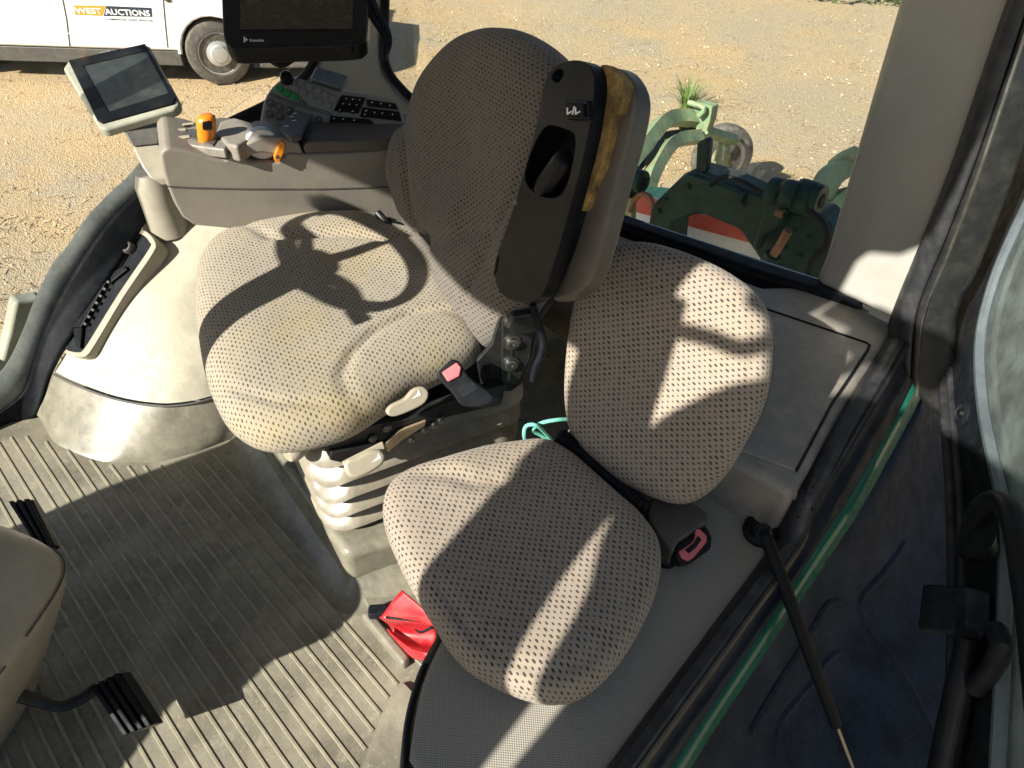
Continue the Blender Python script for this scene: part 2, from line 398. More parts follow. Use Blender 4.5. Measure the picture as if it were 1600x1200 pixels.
def mat_carpet():
    k=NB('woven_floor_covering'); b=k.b
    sp=k.n('ShaderNodeSeparateXYZ'); k.l(k.co(),sp.inputs[0])
    a=k.math('SINE',k.math('MULTIPLY',sp.outputs[0],2*math.pi/.0052)); c=k.math('SINE',k.math('MULTIPLY',sp.outputs[1],2*math.pi/.0046))
    wv=k.math('MULTIPLY',a,c)
    col=k.mix(k.ramp(wv,-.6,.6),(.20,.185,.155),(.40,.37,.31)); col=k.mix(k.math('MULTIPLY',k.ramp(k.noise(7,5),.45,.75),.4),col,(.33,.30,.24))
    k.l(col,b.inputs['Base Color']); b.inputs['Roughness'].default_value=.8; k.bump(wv,.4,.001); return k.m
M['carpet']=mat_carpet()

# ================================================================== SETTING
GZ=-1.55
def ground():
    n=120; vs=[];fs=[]
    def cv(t): return math.copysign(abs(t)**2.2,t)
    for j in range(n+1):
        for i in range(n+1):
            x=-6+cv(i/n*2-1)*160; y=5+cv(j/n*2-1)*160
            z=GZ+.035*noise.noise(Vector((x*.8,y*.8,0)))*min(1,1)+.02*noise.noise(Vector((x*2.6,y*2.6,4)))
            vs.append((x,y,z))
    for j in range(n):
        for i in range(n): a=j*(n+1)+i; fs.append((a,a+1,a+n+2,a+n+1))
    o=mk('ground',vs,fs,M['ground']); tag(o,'sandy gravel yard with wood chips','ground',kind='structure')
ground()
def pebbles():
    vs=[];fs=[]; rnd=random.Random(3)
    for k in range(4200):
        t=rnd.random()
        px=rnd.uniform(-60,1420); py=rnd.uniform(0,640) if px<330 else rnd.uniform(0,330)
        p=Z(px,py,GZ)
        s=rnd.choice((.008,.010,.012,.014,.018,.026))*rnd.uniform(.7,1.2)*(.75 if (p-EYE).length<6 else 1)
        a=rnd.random()*6.3; b=len(vs); zz=GZ+.035*noise.noise(Vector((p.x*.8,p.y*.8,0)))+.02*noise.noise(Vector((p.x*2.6,p.y*2.6,4)))
        el=rnd.uniform(.35,1)
        for q in range(5):
            an=a+q*1.2566; rr=s*rnd.uniform(.7,1.1); dx,dy=rr*math.cos(an),rr*math.sin(an)*el
            vs.append((p.x+dx,p.y+dy,zz-.004))
        vs.append((p.x+rnd.uniform(-.3,.3)*s,p.y+rnd.uniform(-.3,.3)*s,zz+s*rnd.uniform(.3,.8)))
        for q in range(5): fs.append((b+q,b+(q+1)%5,b+5))
    o=mk('gravel',vs,fs,plastic('pale_pebble',(.42,.35,.24),.9,.3,(.27,.20,.12),.8,bump=0,sc=3),sm=False)
    tag(o,'loose stones and wood chips scattered over the yard','gravel',kind='stuff')
pebbles()
def straw():
    vs=[];fs=[]; rnd=random.Random(8)
    for k in range(9000):
        px=rnd.uniform(-60,1420); py=rnd.uniform(0,640) if px<330 else rnd.uniform(0,330)
        p=Z(px,py,GZ); den=noise.noise(Vector((p.x*.5,p.y*.5,9)))
        if den<rnd.uniform(-.5,.35): continue
        zz=GZ+.035*noise.noise(Vector((p.x*.8,p.y*.8,0)))+.02*noise.noise(Vector((p.x*2.6,p.y*2.6,4)))+.004
        a=rnd.random()*6.283; L_=rnd.uniform(.03,.11); wd=rnd.uniform(.003,.006); d=Vector((math.cos(a),math.sin(a),0)); sd_=Vector((-d.y,d.x,0)); b=len(vs); c=Vector((p.x,p.y,zz)); li=rnd.uniform(0,.02)
        vs.extend([c-d*L_/2-sd_*wd,c-d*L_/2+sd_*wd,c+d*L_/2+sd_*wd+UP0*li,c+d*L_/2-sd_*wd+UP0*li]); fs.append((b,b+1,b+2,b+3))
    tag(mk('straw',vs,fs,plastic('dry_straw',(.45,.33,.16),.9,.35,(.25,.17,.08),.8,bump=0,sc=2),sm=False),'bits of dry straw and bark strewn over the yard','straw',kind='stuff')
UP0=Vector((0,0,1)); straw()

# ================================================================== TRACTOR CAB
cab=thing('tractor_cab',(-1.1,.4,0),'dusty beige tractor cab interior with ribbed rubber floor mat around the seats','tractor cab')
# ---- floor mat with its ribs
def dome_x(y):                               # foot of the wheel hump on the floor, x as a function of y
    T=[(-.9,-1.9),(.03,-1.90),(.06,-1.87),(.103,-1.788),(.127,-1.718),(.157,-1.654),(.185,-1.613),(.219,-1.582),(.253,-1.552),(.284,-1.526),(.319,-1.507),(.36,-1.49),(.6,-1.45)]
    for (a,b),(c,d) in zip(T,T[1:]):
        if y<=c: return b+(d-b)*max(0,(y-a)/(c-a))
    return T[-1][1]
def lip_x(y):
    T=[(-.9,-.1),(-.3,-.30),(0,-.415),(.18,-.50),(.246,-.539),(.274,-.556),(.306,-.574),(.338,-.588),(.40,-.605)]
    for (a,b),(c,d) in zip(T,T[1:]):
        if y<=c: return b+(d-b)*max(0,(y-a)/(c-a))
    return T[-1][1]
fl=box('floor_mat',(-1.1,.2,-.03),2.0,2.4,.06,M['floor'],cab)
rp=[(-.5,-.0034,0),(-.5,-.0024,.0024),(-.5,.0024,.0024),(-.5,.0034,0)]
ribme=only_mesh([Vector(p) for p in rp]+[Vector((-p[0],p[1],p[2])) for p in rp],[(0,1,5,4),(1,2,6,5),(2,3,7,6),(0,1,2,3),(4,5,6,7)],M['rib'],name='rib')
y=.3928
while y>-.55:
    a=max(dome_x(y)+.035,-1.93); b=lip_x(y)-.012
    if y>.33: a=-1.45
    if y>.37: b=-.90
    inst(ribme,'rib',((a+b)/2,y,.0002),fl,scale=(b-a,1,1)); y-=.0308
# raised rim of the mat on the right, toward the door
loft('mat_rim',[[Vector((lip_x(y)-.006,y,.0005)) for y in (-.5,-.3,-.1,0,.1,.2,.3,.37)],[Vector((lip_x(y)+.003,y,.012)) for y in (-.5,-.3,-.1,0,.1,.2,.3,.37)],[Vector((lip_x(y)+.035,y,.016)) for y in (-.5,-.3,-.1,0,.1,.2,.3,.37)],[Vector((lip_x(y)+.075,y,.02)) for y in (-.5,-.3,-.1,0,.1,.2,.3,.37)],[Vector((lip_x(y)+.11,y,.022)) for y in (-.5,-.3,-.1,0,.1,.2,.3,.37)]],M['floor'],cab,n=24,res=12)
# ---- seat pedestal block of the floor
ped=[(-.872,.405),(-1.48,.47),(-1.48,1.35),(-.42,1.35),(-.42,.80)]
FZ=Frame((0,0,0),(1,0,0),(0,1,0))
prism('seat_pedestal',FZ,[(-.855,.42),(-1.50,.50),(-1.42,1.40),(-.40,1.30),(-.45,.86),(-.62,.86),(-.74,.70)],-.02,.135,M['band'],cab,bevel=.022,seg=3)
loft('mat_skirt',[[Vector((-1.46,.415,.0008)),Vector((-1.16,.405,.0008)),Vector((-.90,.372,.0008)),Vector((-.80,.385,.0008)),Vector((-.66,.55,.0008))],
  [Vector((-1.46,.45,.008)),Vector((-1.16,.432,.008)),Vector((-.88,.398,.008)),Vector((-.815,.42,.008)),Vector((-.69,.58,.008))],
  [Vector((-1.47,.515,.05)),Vector((-1.16,.48,.05)),Vector((-.87,.44,.05)),Vector((-.845,.46,.05)),Vector((-.74,.68,.05))]],M['band'],cab,n=30,res=10)
prism('floor_bracket',FZ,[(p.x,p.y) for p in [Z(562,958,.025),Z(580,950,.025),Z(642,1026,.025),Z(630,1040,.025)]],-.01,.026,M['band'],cab,bevel=.010,seg=3)
prism('floor_plate',FZ,[(-.83,.43),(-.70,.62),(-.56,.55),(-.60,.42),(-.74,.41)],-.01,.010,M['band'],cab,bevel=.004)
# ---- wheel hump on the right hand side
def row(pts,z): return [Z(a,b,z) for a,b in pts]
lo=[(40,640),(60,650),(82,688),(112,705),(145,717),(172,722),(200,722),(227,722),(252,721),(300,709),(335,696),(400,672)]
r0=row(lo,0)
r1=row([(60,640),(80,660),(110,682),(140,695),(175,703),(210,707),(245,706),(275,701),(310,692),(340,682),(362,672),(400,660)],.025)
r2=row([(85,583),(110,596),(140,608),(175,620),(210,628),(240,632),(265,633),(300,629),(325,623),(350,615),(370,607),(420,590)],.13)
r3=row([(86,580),(110,593),(140,605),(175,617),(210,625),(240,629),(265,630),(300,626),(325,620),(350,612),(370,604),(420,587)],.134)
r4=row([(122,518),(150,530),(180,541),(210,548),(240,552),(270,553),(300,551),(330,546),(355,540),(380,530),(420,518),(460,505)],.23)
r5=row([(166,448),(190,453),(215,458),(240,461),(265,462),(290,461),(320,456),(350,450),(380,442),(410,434),(440,425),(480,413)],.325)
r6=row([(207,385),(225,383),(245,383),(265,384),(290,386),(315,387),(340,386),(370,383),(400,378),(430,372),(460,366),(500,358)],.405)
r7=row([(228,345),(242,340),(258,338),(280,338),(305,339),(330,340),(360,340),(390,338),(420,335),(450,332),(480,330),(520,328)],.455)
r8=row([(240,312),(255,308),(272,306),(295,306),(320,306),(345,306),(375,306),(405,305),(435,304),(465,303),(495,302),(530,300)],.475)
loft('hump_band',[r0,r1,r2],M['band'],cab,n=60,res=18)
hump=loft('wheel_hump',[r3,r4,r5,r6,r7,r8],M['cream'],cab,n=60,res=40)
tube('hump_seam',[p+Vector((.004,-.004,.001)) for p in r2],.003,M['dgrey'],cab,n=6,res=40)
# recessed grab tray along the window
FR=Frame(Z(185,450,.325),Z(225,368,.42)-Z(128,545,.20),Z(200,470,.325)-Z(170,450,.325))
if FR.n.dot(EYE-FR.o)<0: FR.n=-FR.n
FR.o=FR.o+FR.n*.013
tray=FR.px([(203,360),(224,364),(238,378),(238,388),(190,459),(140,541),(128,552),(108,549),(100,545),(126,490),(162,425)])
prism('tray_recess',FR,tray,-.05,-.004,M['rubber'],cab,bevel=.004)
fo_=[(216,356),(231,363),(243,378),(241,394),(194,464),(145,545),(131,558),(112,556),(102,552)]
fi_=[(211,362),(226,369),(235,380),(233,391),(186,460),(137,539),(126,550),(112,549),(104,546)]
a_=[(p.x,p.y) for p in smooth([Vector((a,b,0)) for a,b in FR.px(fo_)],40,False)]; b_=[(p.x,p.y) for p in smooth([Vector((a,b,0)) for a,b in FR.px(fi_)],40,False)]
prism('tray_frame',FR,a_+b_[::-1],-.04,.003,M['beige'],cab,bevel=.002)
gp=prism('grip_bar',FR,FR.px([(166,430),(174,436),(131,514),(117,512)]),-.006,.010,M['black'],cab,bevel=.003)
prism('grip_stay',FR,FR.px([(172,430),(197,416),(201,422),(176,442)]),-.006,.006,M['black'],cab,bevel=.002)
prism('grip_stay',FR,FR.px([(117,512),(131,514),(128,545),(120,540)]),-.006,.006,M['black'],cab,bevel=.002)
st=FR.px([(176,437),(134,513)]); A=Vector(st[0]); B=Vector(st[1]); dd=(B-A).normalized()
for k in range(7):
    q=A.lerp(B,(k+.5)/7); box('grip_tooth',FR.w(q.x,q.y,.004),.0075,.011,.012,M['dgrey'],gp,ux=FR.u*dd.x+FR.v*dd.y,uy=FR.u*-dd.y+FR.v*dd.x,bevel=.002)
kn=FR.px([(203,388)])[0]; lathe('tray_knob',FR.w(kn[0],kn[1],-.004),FR.n,[(.017,0),(.018,.012),(.015,.018),(.009,.018),(.008,.008)],M['dgrey'],cab,n=20)
# ---- right window: dark seal, dusty outer frame, pane
XO=-1.93
outer=[(236,268),(228,288),(182,333),(143,384),(108,440),(78,500),(57,560),(38,608),(0,640),(-60,672)]
inner=[(240,312),(227,345),(200,388),(156,455),(114,528),(84,582),(62,640),(30,655),(0,668),(-60,700)]
io=[XP(a,b,XO) for a,b in outer]
ii=[r8[0],r7[0],r6[0],r5[0],r4[0],r3[0],r0[1],Z(30,655,.0),Z(0,664,.0),Z(-60,690,.0)]
ii=[p+Vector((-.004,0,.002)) for p in ii]
md=[a.lerp(b,.5)+Vector((0,0,.004)) for a,b in zip(io,ii)]
loft('window_seal',[io,md,ii],M['rubber'],cab,n=50,res=7,solid=.012)
tube('window_bead',[a.lerp(b,.3)+Vector((.004,0,.008)) for a,b in zip(io,ii)],.007,M['black'],cab,n=8,res=50)
oo=[XP(a,b,XO-.03) for a,b in [(222,248),(200,275),(168,305),(135,340),(104,386),(82,412),(54,468),(38,510),(15,560),(-10,590),(-70,630)]]
o2=[XP(a,b,XO-.012) for a,b in [(240,280),(228,295),(182,338),(143,389),(108,445),(85,490),(65,540),(50,580),(36,612),(0,645),(-60,676)]]
loft('outer_window_frame',[oo,o2],M['frame_dust'],cab,n=60,solid=.02)
FX=Frame((XO-.03,0,0),(0,1,0),(0,0,1))
prism('side_pane',FX,[(-.3,-.02),(.02,.03),(.16,.16),(.33,.36),(.56,.53),(.84,.65),(1.08,.74),(1.10,1.7),(-.3,1.7)],-.002,.002,M['glass'],cab,sm=False)
# ---- right rear pillar, its base panel and the corner seals
PO=XP(480,125,-1.9); FP=Frame(PO,Vector((.51,.86,0)),(0,0,1))
prism('pillar',FP,FP.px([(440,150),(468,132),(486,112),(497,85),(500,40),(498,-90),(612,-90),(601,30),(598,75),(602,112),(622,142),(664,178),(664,230),(440,230)]),-.10,.0,M['pillar'],cab,bevel=.02,seg=3)
tube('corner_seal',[FP.w(a,b,.004) for a,b in FP.px([(496,-60),(497,60),(490,95),(472,122),(447,142),(415,163),(355,192),(300,225),(255,262)])],.012,M['rubber'],cab,res=40,n=8)
tube('corner_seal',[FP.w(a,b,.004) for a,b in FP.px([(603,-60),(600,70),(604,105),(622,132),(650,158),(690,180),(740,200)])],.013,M['rubber'],cab,res=30,n=8)
prism('window_ledge',FP,FP.px([(345,196),(410,168),(440,158),(445,190),(420,205),(360,215)]),-.01,.012,M['rubber'],cab,bevel=.004)
# ---- rear wall, window frame, pane
B1,B2=Z(934,330,.5),Z(1272,441,.5)
FB=Frame(B1,(B2-B1),(0,0,1))                      # normal points to the front of the cab or the rear; fixed below
SG=1 if FB.n.dot(EYE-B1)>0 else -1
prism('rear_frame',FB,FB.px([(560,190),(640,228),(700,252),(934,329),(1100,386),(1190,418),(1250,436),(1290,447),(1345,462),(1345,500),(1240,468),(1190,452),(1100,418),(934,356),(640,258),(560,225)]),-.03,.015*SG,M['rubber'],cab,bevel=.005)
tube('rear_frame_bead',[FB.w(a,b,.018*SG) for a,b in FB.px([(600,222),(934,338),(1100,396),(1190,428),(1262,446)])],.006,M['black'],cab,n=8,res=20)
prism('rear_wall',FB,[(-.9,-.52),(.75,-.52),(.75,-.02),(-.9,-.02)],-.06*SG,-.012*SG,M['dgrey'],cab)
prism('rear_pane',FB,[(-.85,.0),(.78,.0),(.78,.95),(-.85,.95)],-.024*SG,-.020*SG,M['tint'],cab,sm=False)
# ---- left rear pillar
FL=Frame(Z(1330,470,.5),Vector((.97,-.2,0)),(0,0,1)); SL=1 if FL.n.dot(EYE-FL.o)>0 else -1
prism('pillar',FL,FL.px([(1268,446),(1274,430),(1287,396),(1320,278),(1345,190),(1372,95),(1401,-5),(1425,-100),(1625,-100),(1586,8),(1545,125),(1500,255),(1452,375),(1412,470),(1398,506),(1330,472)]),-.11*SL,0,M['pillar'],cab,bevel=.03,seg=4)
# ---- storage deck behind the passenger seat
ZD=.475
deck=[Z(a,b,ZD) for a,b in [(915,350),(934,352),(1100,412),(1190,446),(1268,444),(1330,470),(1402,505),(1385,545),(1345,598),(1290,690),(1241,772),(1180,738),(1120,705),(1000,690),(918,655)]]
prism('storage_deck',FZ,[(p.x,p.y) for p in deck],.30,ZD,M['panel'],cab,bevel=.02,seg=3)
lid=[Z(a,b,ZD+.003) for a,b in [(1000,425),(1100,452),(1205,487),(1352,537),(1357,541),(1354,548),(1300,628),(1243,735),(1150,700),(1000,640)]]
prism('storage_lid',FZ,[(p.x,p.y) for p in lid],ZD-.01,ZD+.004,M['panel'],cab,bevel=.0025)
tube('lid_gap',[p+Vector((0,0,.0015)) for p in [Z(a,b,ZD+.003) for a,b in [(1000,424),(1100,451),(1205,486),(1353,536),(1359,541),(1355,549),(1301,629),(1244,737)]]],.0028,M['rubber'],cab,n=6)
# moulded shoulder where the deck meets the pillar
# ---- carpeted base under the passenger seat
ZC=.33
cr0=[Z(a,b,ZD-.012) for a,b in [(1130,690),(1180,730),(1242,765)]]
crA=[[Z(a,b,z) for a,b in pts] for z,pts in (
  (.46,[(900,650),(1000,680),(1120,700),(1190,735),(1246,764)]),
  (.40,[(880,690),(1000,715),(1105,722),(1180,752),(1245,782)]),
  (.345,[(870,720),(980,750),(1090,752),(1170,785),(1236,808)]),
  (ZC,[(820,790),(950,815),(1060,812),(1140,850),(1210,848)]),
  (ZC,[(760,890),(880,930),(990,950),(1080,985),(1118,978)]),
  (ZC,[(700,990),(800,1060),(880,1100),(960,1130),(1004,1130)]),
  (ZC,[(660,1080),(720,1150),(790,1200),(850,1240),(900,1270)]),
  (ZC,[(640,1190),(690,1260),(740,1310),(790,1350),(820,1380)]))]
loft('carpet',crA,M['carpet'],cab,n=30,res=44,solid=.012)
# side of that base facing the floor, with its black piping
top=[Z(a,b,ZC) for a,b in [(700,985),(668,1040),(652,1085),(641,1135),(637,1190),(640,1260),(660,1340)]]
bot=[Vector((p.x-.045,p.y,.02)) for p in top]; mid=[Vector((p.x-.022,p.y,.17)) for p in top]
loft('base_side',[top,mid,bot],M['dgrey'],cab,n=24,res=8,solid=.01)
tube('base_piping',[p+Vector((-.004,0,-.002)) for p in top[1:]],.005,M['black'],cab,n=8,res=30)
bf=[Z(700,985,ZC),Z(830,930,ZC)]
loft('base_front',[[bf[0]+Vector((-.01,.02,0)),Vector((-.50,.86,ZC))],[Vector((bf[0].x-.04,bf[0].y+.05,.02)),Vector((-.53,.86,.02))]],M['panel'],cab,solid=.01)
# ---- door sill: seal, painted steel, green edge
e0=[(1405,500,.47),(1345,597,.47),(1290,688,.46),(1241,775,.42),(1210,848,.35),(1116,978,.345),(1004,1130,.345),(950,1205,.345),(860,1330,.345)]
e1=[(1432,520,.50),(1378,612,.49),(1325,700,.47),(1275,790,.42),(1246,858,.355),(1150,992,.35),(1042,1140,.35),(990,1212,.35),(900,1340,.35)]
e2=[(1440,545,.44),(1398,625,.43),(1345,720,.42),(1292,815,.38),(1262,872,.32),(1170,1010,.30),(1075,1140,.30),(1030,1205,.30),(940,1330,.30)]
e3=[(1438,573,.40),(1402,648,.39),(1330,772,.36),(1290,835,.33),(1242,908,.28),(1146,1052,.26),(1094,1130,.26),(1048,1200,.26),(960,1330,.26)]
e4=[(1439,594,.39),(1414,645,.38),(1343,775,.35),(1303,838,.32),(1257,908,.27),(1161,1052,.25),(1109,1130,.25),(1065,1200,.25),(980,1330,.25)]
e5=[(p[0]+8,p[1]+10,p[2]-.10) for p in e4]
E0,E1,E2,E3,E4,E5=[[Z(*p) for p in e] for e in (e0,e1,e2,e3,e4,e5)]
c01=[a.lerp(b,.5)+Vector((0,0,.014)) for a,b in zip(E0,E1)]
loft('sill_seal',[[p-Vector((0,0,.02)) for p in E0],c01,E1],M['seal'],cab,n=60,res=9,solid=.01)
tube('seal_bead',[a.lerp(b,.82)+Vector((0,0,.012)) for a,b in zip(E0,E1)],.007,M['rubber'],cab,n=8,res=50)
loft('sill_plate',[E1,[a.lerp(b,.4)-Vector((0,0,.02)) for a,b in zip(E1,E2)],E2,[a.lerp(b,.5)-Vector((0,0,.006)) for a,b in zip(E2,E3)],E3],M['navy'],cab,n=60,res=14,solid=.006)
loft('sill_edge',[E3,E4,E5],M['green'],cab,n=60,res=6,solid=.004)
# seal teeth on the rear half of the sill (worn ribs)
tm=only_mesh([Vector((sx*.5,sy*.5,sz*.5)) for sx in (-1,1) for sy in (-1,1) for sz in (-1,1)],[(0,1,3,2),(4,5,7,6),(0,1,5,4),(2,3,7,6),(0,2,6,4),(1,3,7,5)],M['seal'],name='seal_rib')
sealp=smooth([a.lerp(b,.42)+Vector((0,0,.012)) for a,b in zip(E0,E1)],190,False)
for i in range(2,150,2):
    t=(sealp[i+1]-sealp[i]).normalized(); side=(E1[0]-E0[0]); side=(side-t*side.dot(t)).normalized()
    q=Matrix((t,side,t.cross(side))).transposed().to_quaternion()
    inst(tm,'seal_rib',sealp[i],cab,rot=q,scale=(.0045,.026,.006))
# pillar seal and body frame going up beside the left pillar
def up(pts,off): return [FL.w(a,b,off*SL) for a,b in FL.px(pts)]
s0=up([(1398,506),(1412,470),(1452,375),(1500,255),(1545,125),(1586,8),(1625,-100)],.012)
s1=up([(1436,585),(1446,480),(1490,370),(1535,255),(1580,125),(1622,0),(1660,-110)],.03)
s2=up([(1452,630),(1462,500),(1506,385),(1550,268),(1596,135),(1640,0),(1680,-110)],.012)
s3=up([(1482,665),(1484,500),(1518,420),(1560,310),(1605,180),(1650,50),(1700,-80)],-.02)
loft('pillar_seal',[s0,[a.lerp(b,.5)+FL.n*.012*SL for a,b in zip(s0,s1)],s1],M['seal'],cab,n=40,res=8,solid=.01)
loft('body_frame',[s1,s2,s3],M['metalblk'],cab,n=40,res=8,solid=.01)
tube('frame_lip',[a.lerp(b,.6)+FL.n*.012*SL for a,b in zip(s1,s2)],.0035,M['steel'],cab,n=6,res=30)
# ---- parts of the cab outside the picture that shade it: roof, front posts, bonnet, with added shadow blocks
prism('roof',FZ,[(-.72,-.85),(-.63,-.30),(-.60,-.235),(-.53,-.205),(-.47,-.12),(-.45,.05),(-.31,1.66),(-2.0,2.1),(-2.6,-.75),(-1.45,-.97),(-1.1,-1.06),(-.82,-1.04)],1.83,1.93,M['pillar'],cab,bevel=.02)
fy=Frame((0,-.85,0),(1,0,0),(0,0,1))
loft('front_post',[[Vector((x+dx,-.85+dy,z)) for dx,dy in ((0,-.05),(wd,-.05),(wd,.05),(0,.05))] for x,z,wd in ((-.45,.30,.20),(-.54,.90,.20),(-.655,1.235,.195),(-.69,1.33,.178),(-.765,1.50,.19),(-.82,1.66,.19),(-.865,1.90,.185))],M['dgrey'],cab,closed=True,caps=True)
loft('front_post',[[Vector((x+dx,-.45+dy,z)) for dx,dy in ((-.04,-.05),(.04,-.05),(.04,.05),(-.04,.05))] for x,z in ((-2.45,-.2),(-2.45,.9),(-2.40,1.85))],M['dgrey'],cab,closed=True,caps=True)
box('edge_shadow_block',(-.60,-.53,1.865),.12,.06,.05,M['black'],cab,bevel=.01)  # added block, only shapes the sun patches on deck and pillar
box('high_shadow_block',(-.50,-.85,2.05),.22,.09,.11,M['black'],cab,bevel=.02)  # added block that keeps the top of the passenger backrest dark
fb=Frame((0,-1.1,0),(1,0,0),(0,0,1))
prism('dashboard',fb,[(-1.65,-.6),(-.90,-.6),(-.90,.60),(-.945,.664),(-1.052,.79),(-1.06,.80),(-.945,.808),(-.96,.842),(-1.079,.832),(-1.088,.853),(-.964,.872),(-1.02,.97),(-1.09,1.10),(-1.18,1.15),(-1.52,1.15),(-1.62,1.05),(-1.655,.8)],0,.05,M['dgrey'],cab)
prism('bonnet',Frame((0,-1.4,0),(1,0,0),(0,0,1)),[(-1.62,-.6),(-1.0,-.6),(-1.0,.60),(-1.06,.72),(-1.16,.80),(-1.46,.80),(-1.56,.72),(-1.62,.6)],0,1.9,M['grille'],cab,bevel=.03)
blocker=thing('person_shadow_blocker',(-.45,-.85,1.4),'tall black panel with a hook added ahead of the open door for the shadow of a person','shadow blocker')  # added unseen panel, outlined to cast the shadow of a standing person
prism('blocker_body',fy,[(p.x,p.y) for p in smooth([Vector((a,b,0)) for a,b in [(-0.346,1.020),(-0.371,1.100),(-0.412,1.240),(-0.462,1.365),(-0.537,1.455),(-0.603,1.560),(-0.622,1.650),(-0.583,1.745),(-0.532,1.825),(-0.460,1.888),(-0.320,1.900),(-0.120,1.900),(0.030,1.860),(0.100,1.700),(0.100,1.200),(0.050,1.000),(-0.150,0.950)]],70)],-.025,.025,M['black'],blocker,bevel=.008)
prism('blocker_plate',fy,[(-.32,1.10),(.06,1.10),(.06,1.78),(-.42,1.78),(-.48,1.64)],-.031,-.026,M['steel'],blocker,sm=False)
tube('blocker_hook',[Vector((x,-.85,z)) for x,z in ((-.72,1.85),(-.665,1.872),(-.615,1.888),(-.56,1.90),(-.533,1.94),(-.537,1.985),(-.555,2.03))],.016,M['black'],blocker,n=10,res=30)

# ================================================================== OPERATOR SEAT
TS=R(15.5)
Ls=Vector((math.cos(TS),-math.sin(TS),0)); Rs=Vector((math.sin(TS),math.cos(TS),0)); UP=Vector((0,0,1))
seat=thing('operator_seat',(-1.1,.7,.135),'wide driver seat with dotted stained beige cloth on a bellows base','seat')
# cushion
FC=Frame(Z(530,520,.51),Ls,Rs+UP*.03)
if FC.n.z<0: FC.n=-FC.n
cush_px=[(372,368),(345,378),(322,400),(309,435),(306,470),(311,530),(322,590),(340,640),(362,672),(398,694),(440,699),(490,692),(545,674),(600,640),(652,606),(706,580),(743,558),(752,540),(735,500),(705,440),(682,400),(655,372),(610,352),(560,345),(500,345),(440,352)]
cloc=FC.px(cush_px)
cre=[(FC.px([(575,660),(548,640),(540,618),(556,585),(590,552),(640,524),(690,514),(745,520)]),.012,.010),
     (FC.px([(368,366),(400,382),(430,402),(470,400),(540,398),(600,402),(670,388)]),.014,.014),
     (FC.px([(330,612),(380,640),(440,660),(520,660),(565,655)]),.007,.010)]
bul=[(FC.px([(640,570)])[0],.085,.008),(FC.px([(560,372)])[0],.07,.012),(FC.px([(590,455)])[0],.13,-.014),(FC.px([(380,560)])[0],.12,.008)]
pillow('cushion',FC,cloc,.062,.055,M['fab_driver'],seat,cre,bul,N=140,K=52,pw=4.5,uvrot=R(4))
FU=Frame(FC.o-UP*.075,Ls,Rs)
prism('cushion_pan',FU,[(-.25,-.16),(.18,-.16),(.25,-.08),(.235,.20),(-.25,.24)],-.03,.012,M['metalblk'],seat,bevel=.01)
# backrest
BB=Z(690,440,.56)+Rs*.03
FK=Frame(BB,Ls,UP*math.cos(R(17))+Rs*math.sin(R(17)))
if FK.n.dot(-Rs)<0: FK.n=-FK.n
back_px=[(690,372),(655,362),(638,335),(627,295),(622,245),(630,212),(652,188),(658,160),(672,122),(698,86),(730,58),(768,45),(805,46),(842,62),(876,92),(900,140),(905,200),(885,290),(862,380),(838,460),(800,520),(765,545),(738,535),(712,490),(695,430)]
bloc=FK.px(back_px)
bcre=[(FK.px([(652,190),(664,230),(668,290),(676,340),(690,372)]),.014,.012),(FK.px([(905,160),(860,270),(815,360),(770,440),(758,500)]),.012,.014),
      (FK.px([(665,372),(720,380),(760,372),(800,365)]),.008,.016)]
bbul=[(FK.px([(640,270)])[0],.05,.022),(FK.px([(840,380)])[0],.06,.012),(FK.px([(760,230)])[0],.14,-.016),(FK.px([(740,345)])[0],.07,.016)]
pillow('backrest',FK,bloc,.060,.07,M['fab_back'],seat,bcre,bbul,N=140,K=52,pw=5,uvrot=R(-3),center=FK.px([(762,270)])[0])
cs=sum((Vector(p) for p in bloc),Vector((0,0)))/len(bloc)
prism('backrest_shell',FK,[((p[0]-cs.x)*.93+cs.x,(p[1]-cs.y)*.93+cs.y) for p in bloc],-.10,-.05,M['black'],seat,bevel=.02)
# bellows suspension
def rr(cx,cy,a,b,r,z,n=10):
    out=[]
    for sx,sy,st in ((1,1,0),(-1,1,90),(-1,-1,180),(1,-1,270)):
        for i in range(n+1):
            q=R(st+90*i/n); u=sx*(a-r)+r*math.cos(q); v=sy*(b-r)+r*math.sin(q)
            p=Vector((cx,cy,0))+Ls*u+Rs*v; out.append(Vector((p.x,p.y,z)))
    return out
fc=Z(505,770,.29)                      # front left corner of the bellows half way up
rows=[]; nf=5; zt,zb=.425,.150
BW,BL=.20,.235
bc=fc-Ls*BW+Rs*BL+Ls*.005
for k in range(nf*12+1):
    t=k/(nf*12); z=zt+(zb-zt)*t; ph=(t*nf)%1
    off=.044*(1-abs(2*ph-1)**1.6)-.022
    shr=-.012*t
    rw=rr(bc.x,bc.y,BW+off+shr,BL+off+shr,.065+off*.6,z-.020*(1-abs(2*ph-1)**1.6))
    for i_,p_ in enumerate(rw): p_.z-=.020*(1-t)*t*4*math.sin(math.pi*(i_%11)/10)**2
    rows.append(rw)
loft('bellows',rows,M['bellows'],seat,closed=True,caps=True,ang=50)
rows=[rr(bc.x,bc.y,BW-.008,BL-.008,.045,z) for z in (.155,.13)]+[rr(bc.x,bc.y,BW+.0,BL+.0,.05,.125)]
loft('bellows_base',rows,M['band'],seat,closed=True,caps=True)
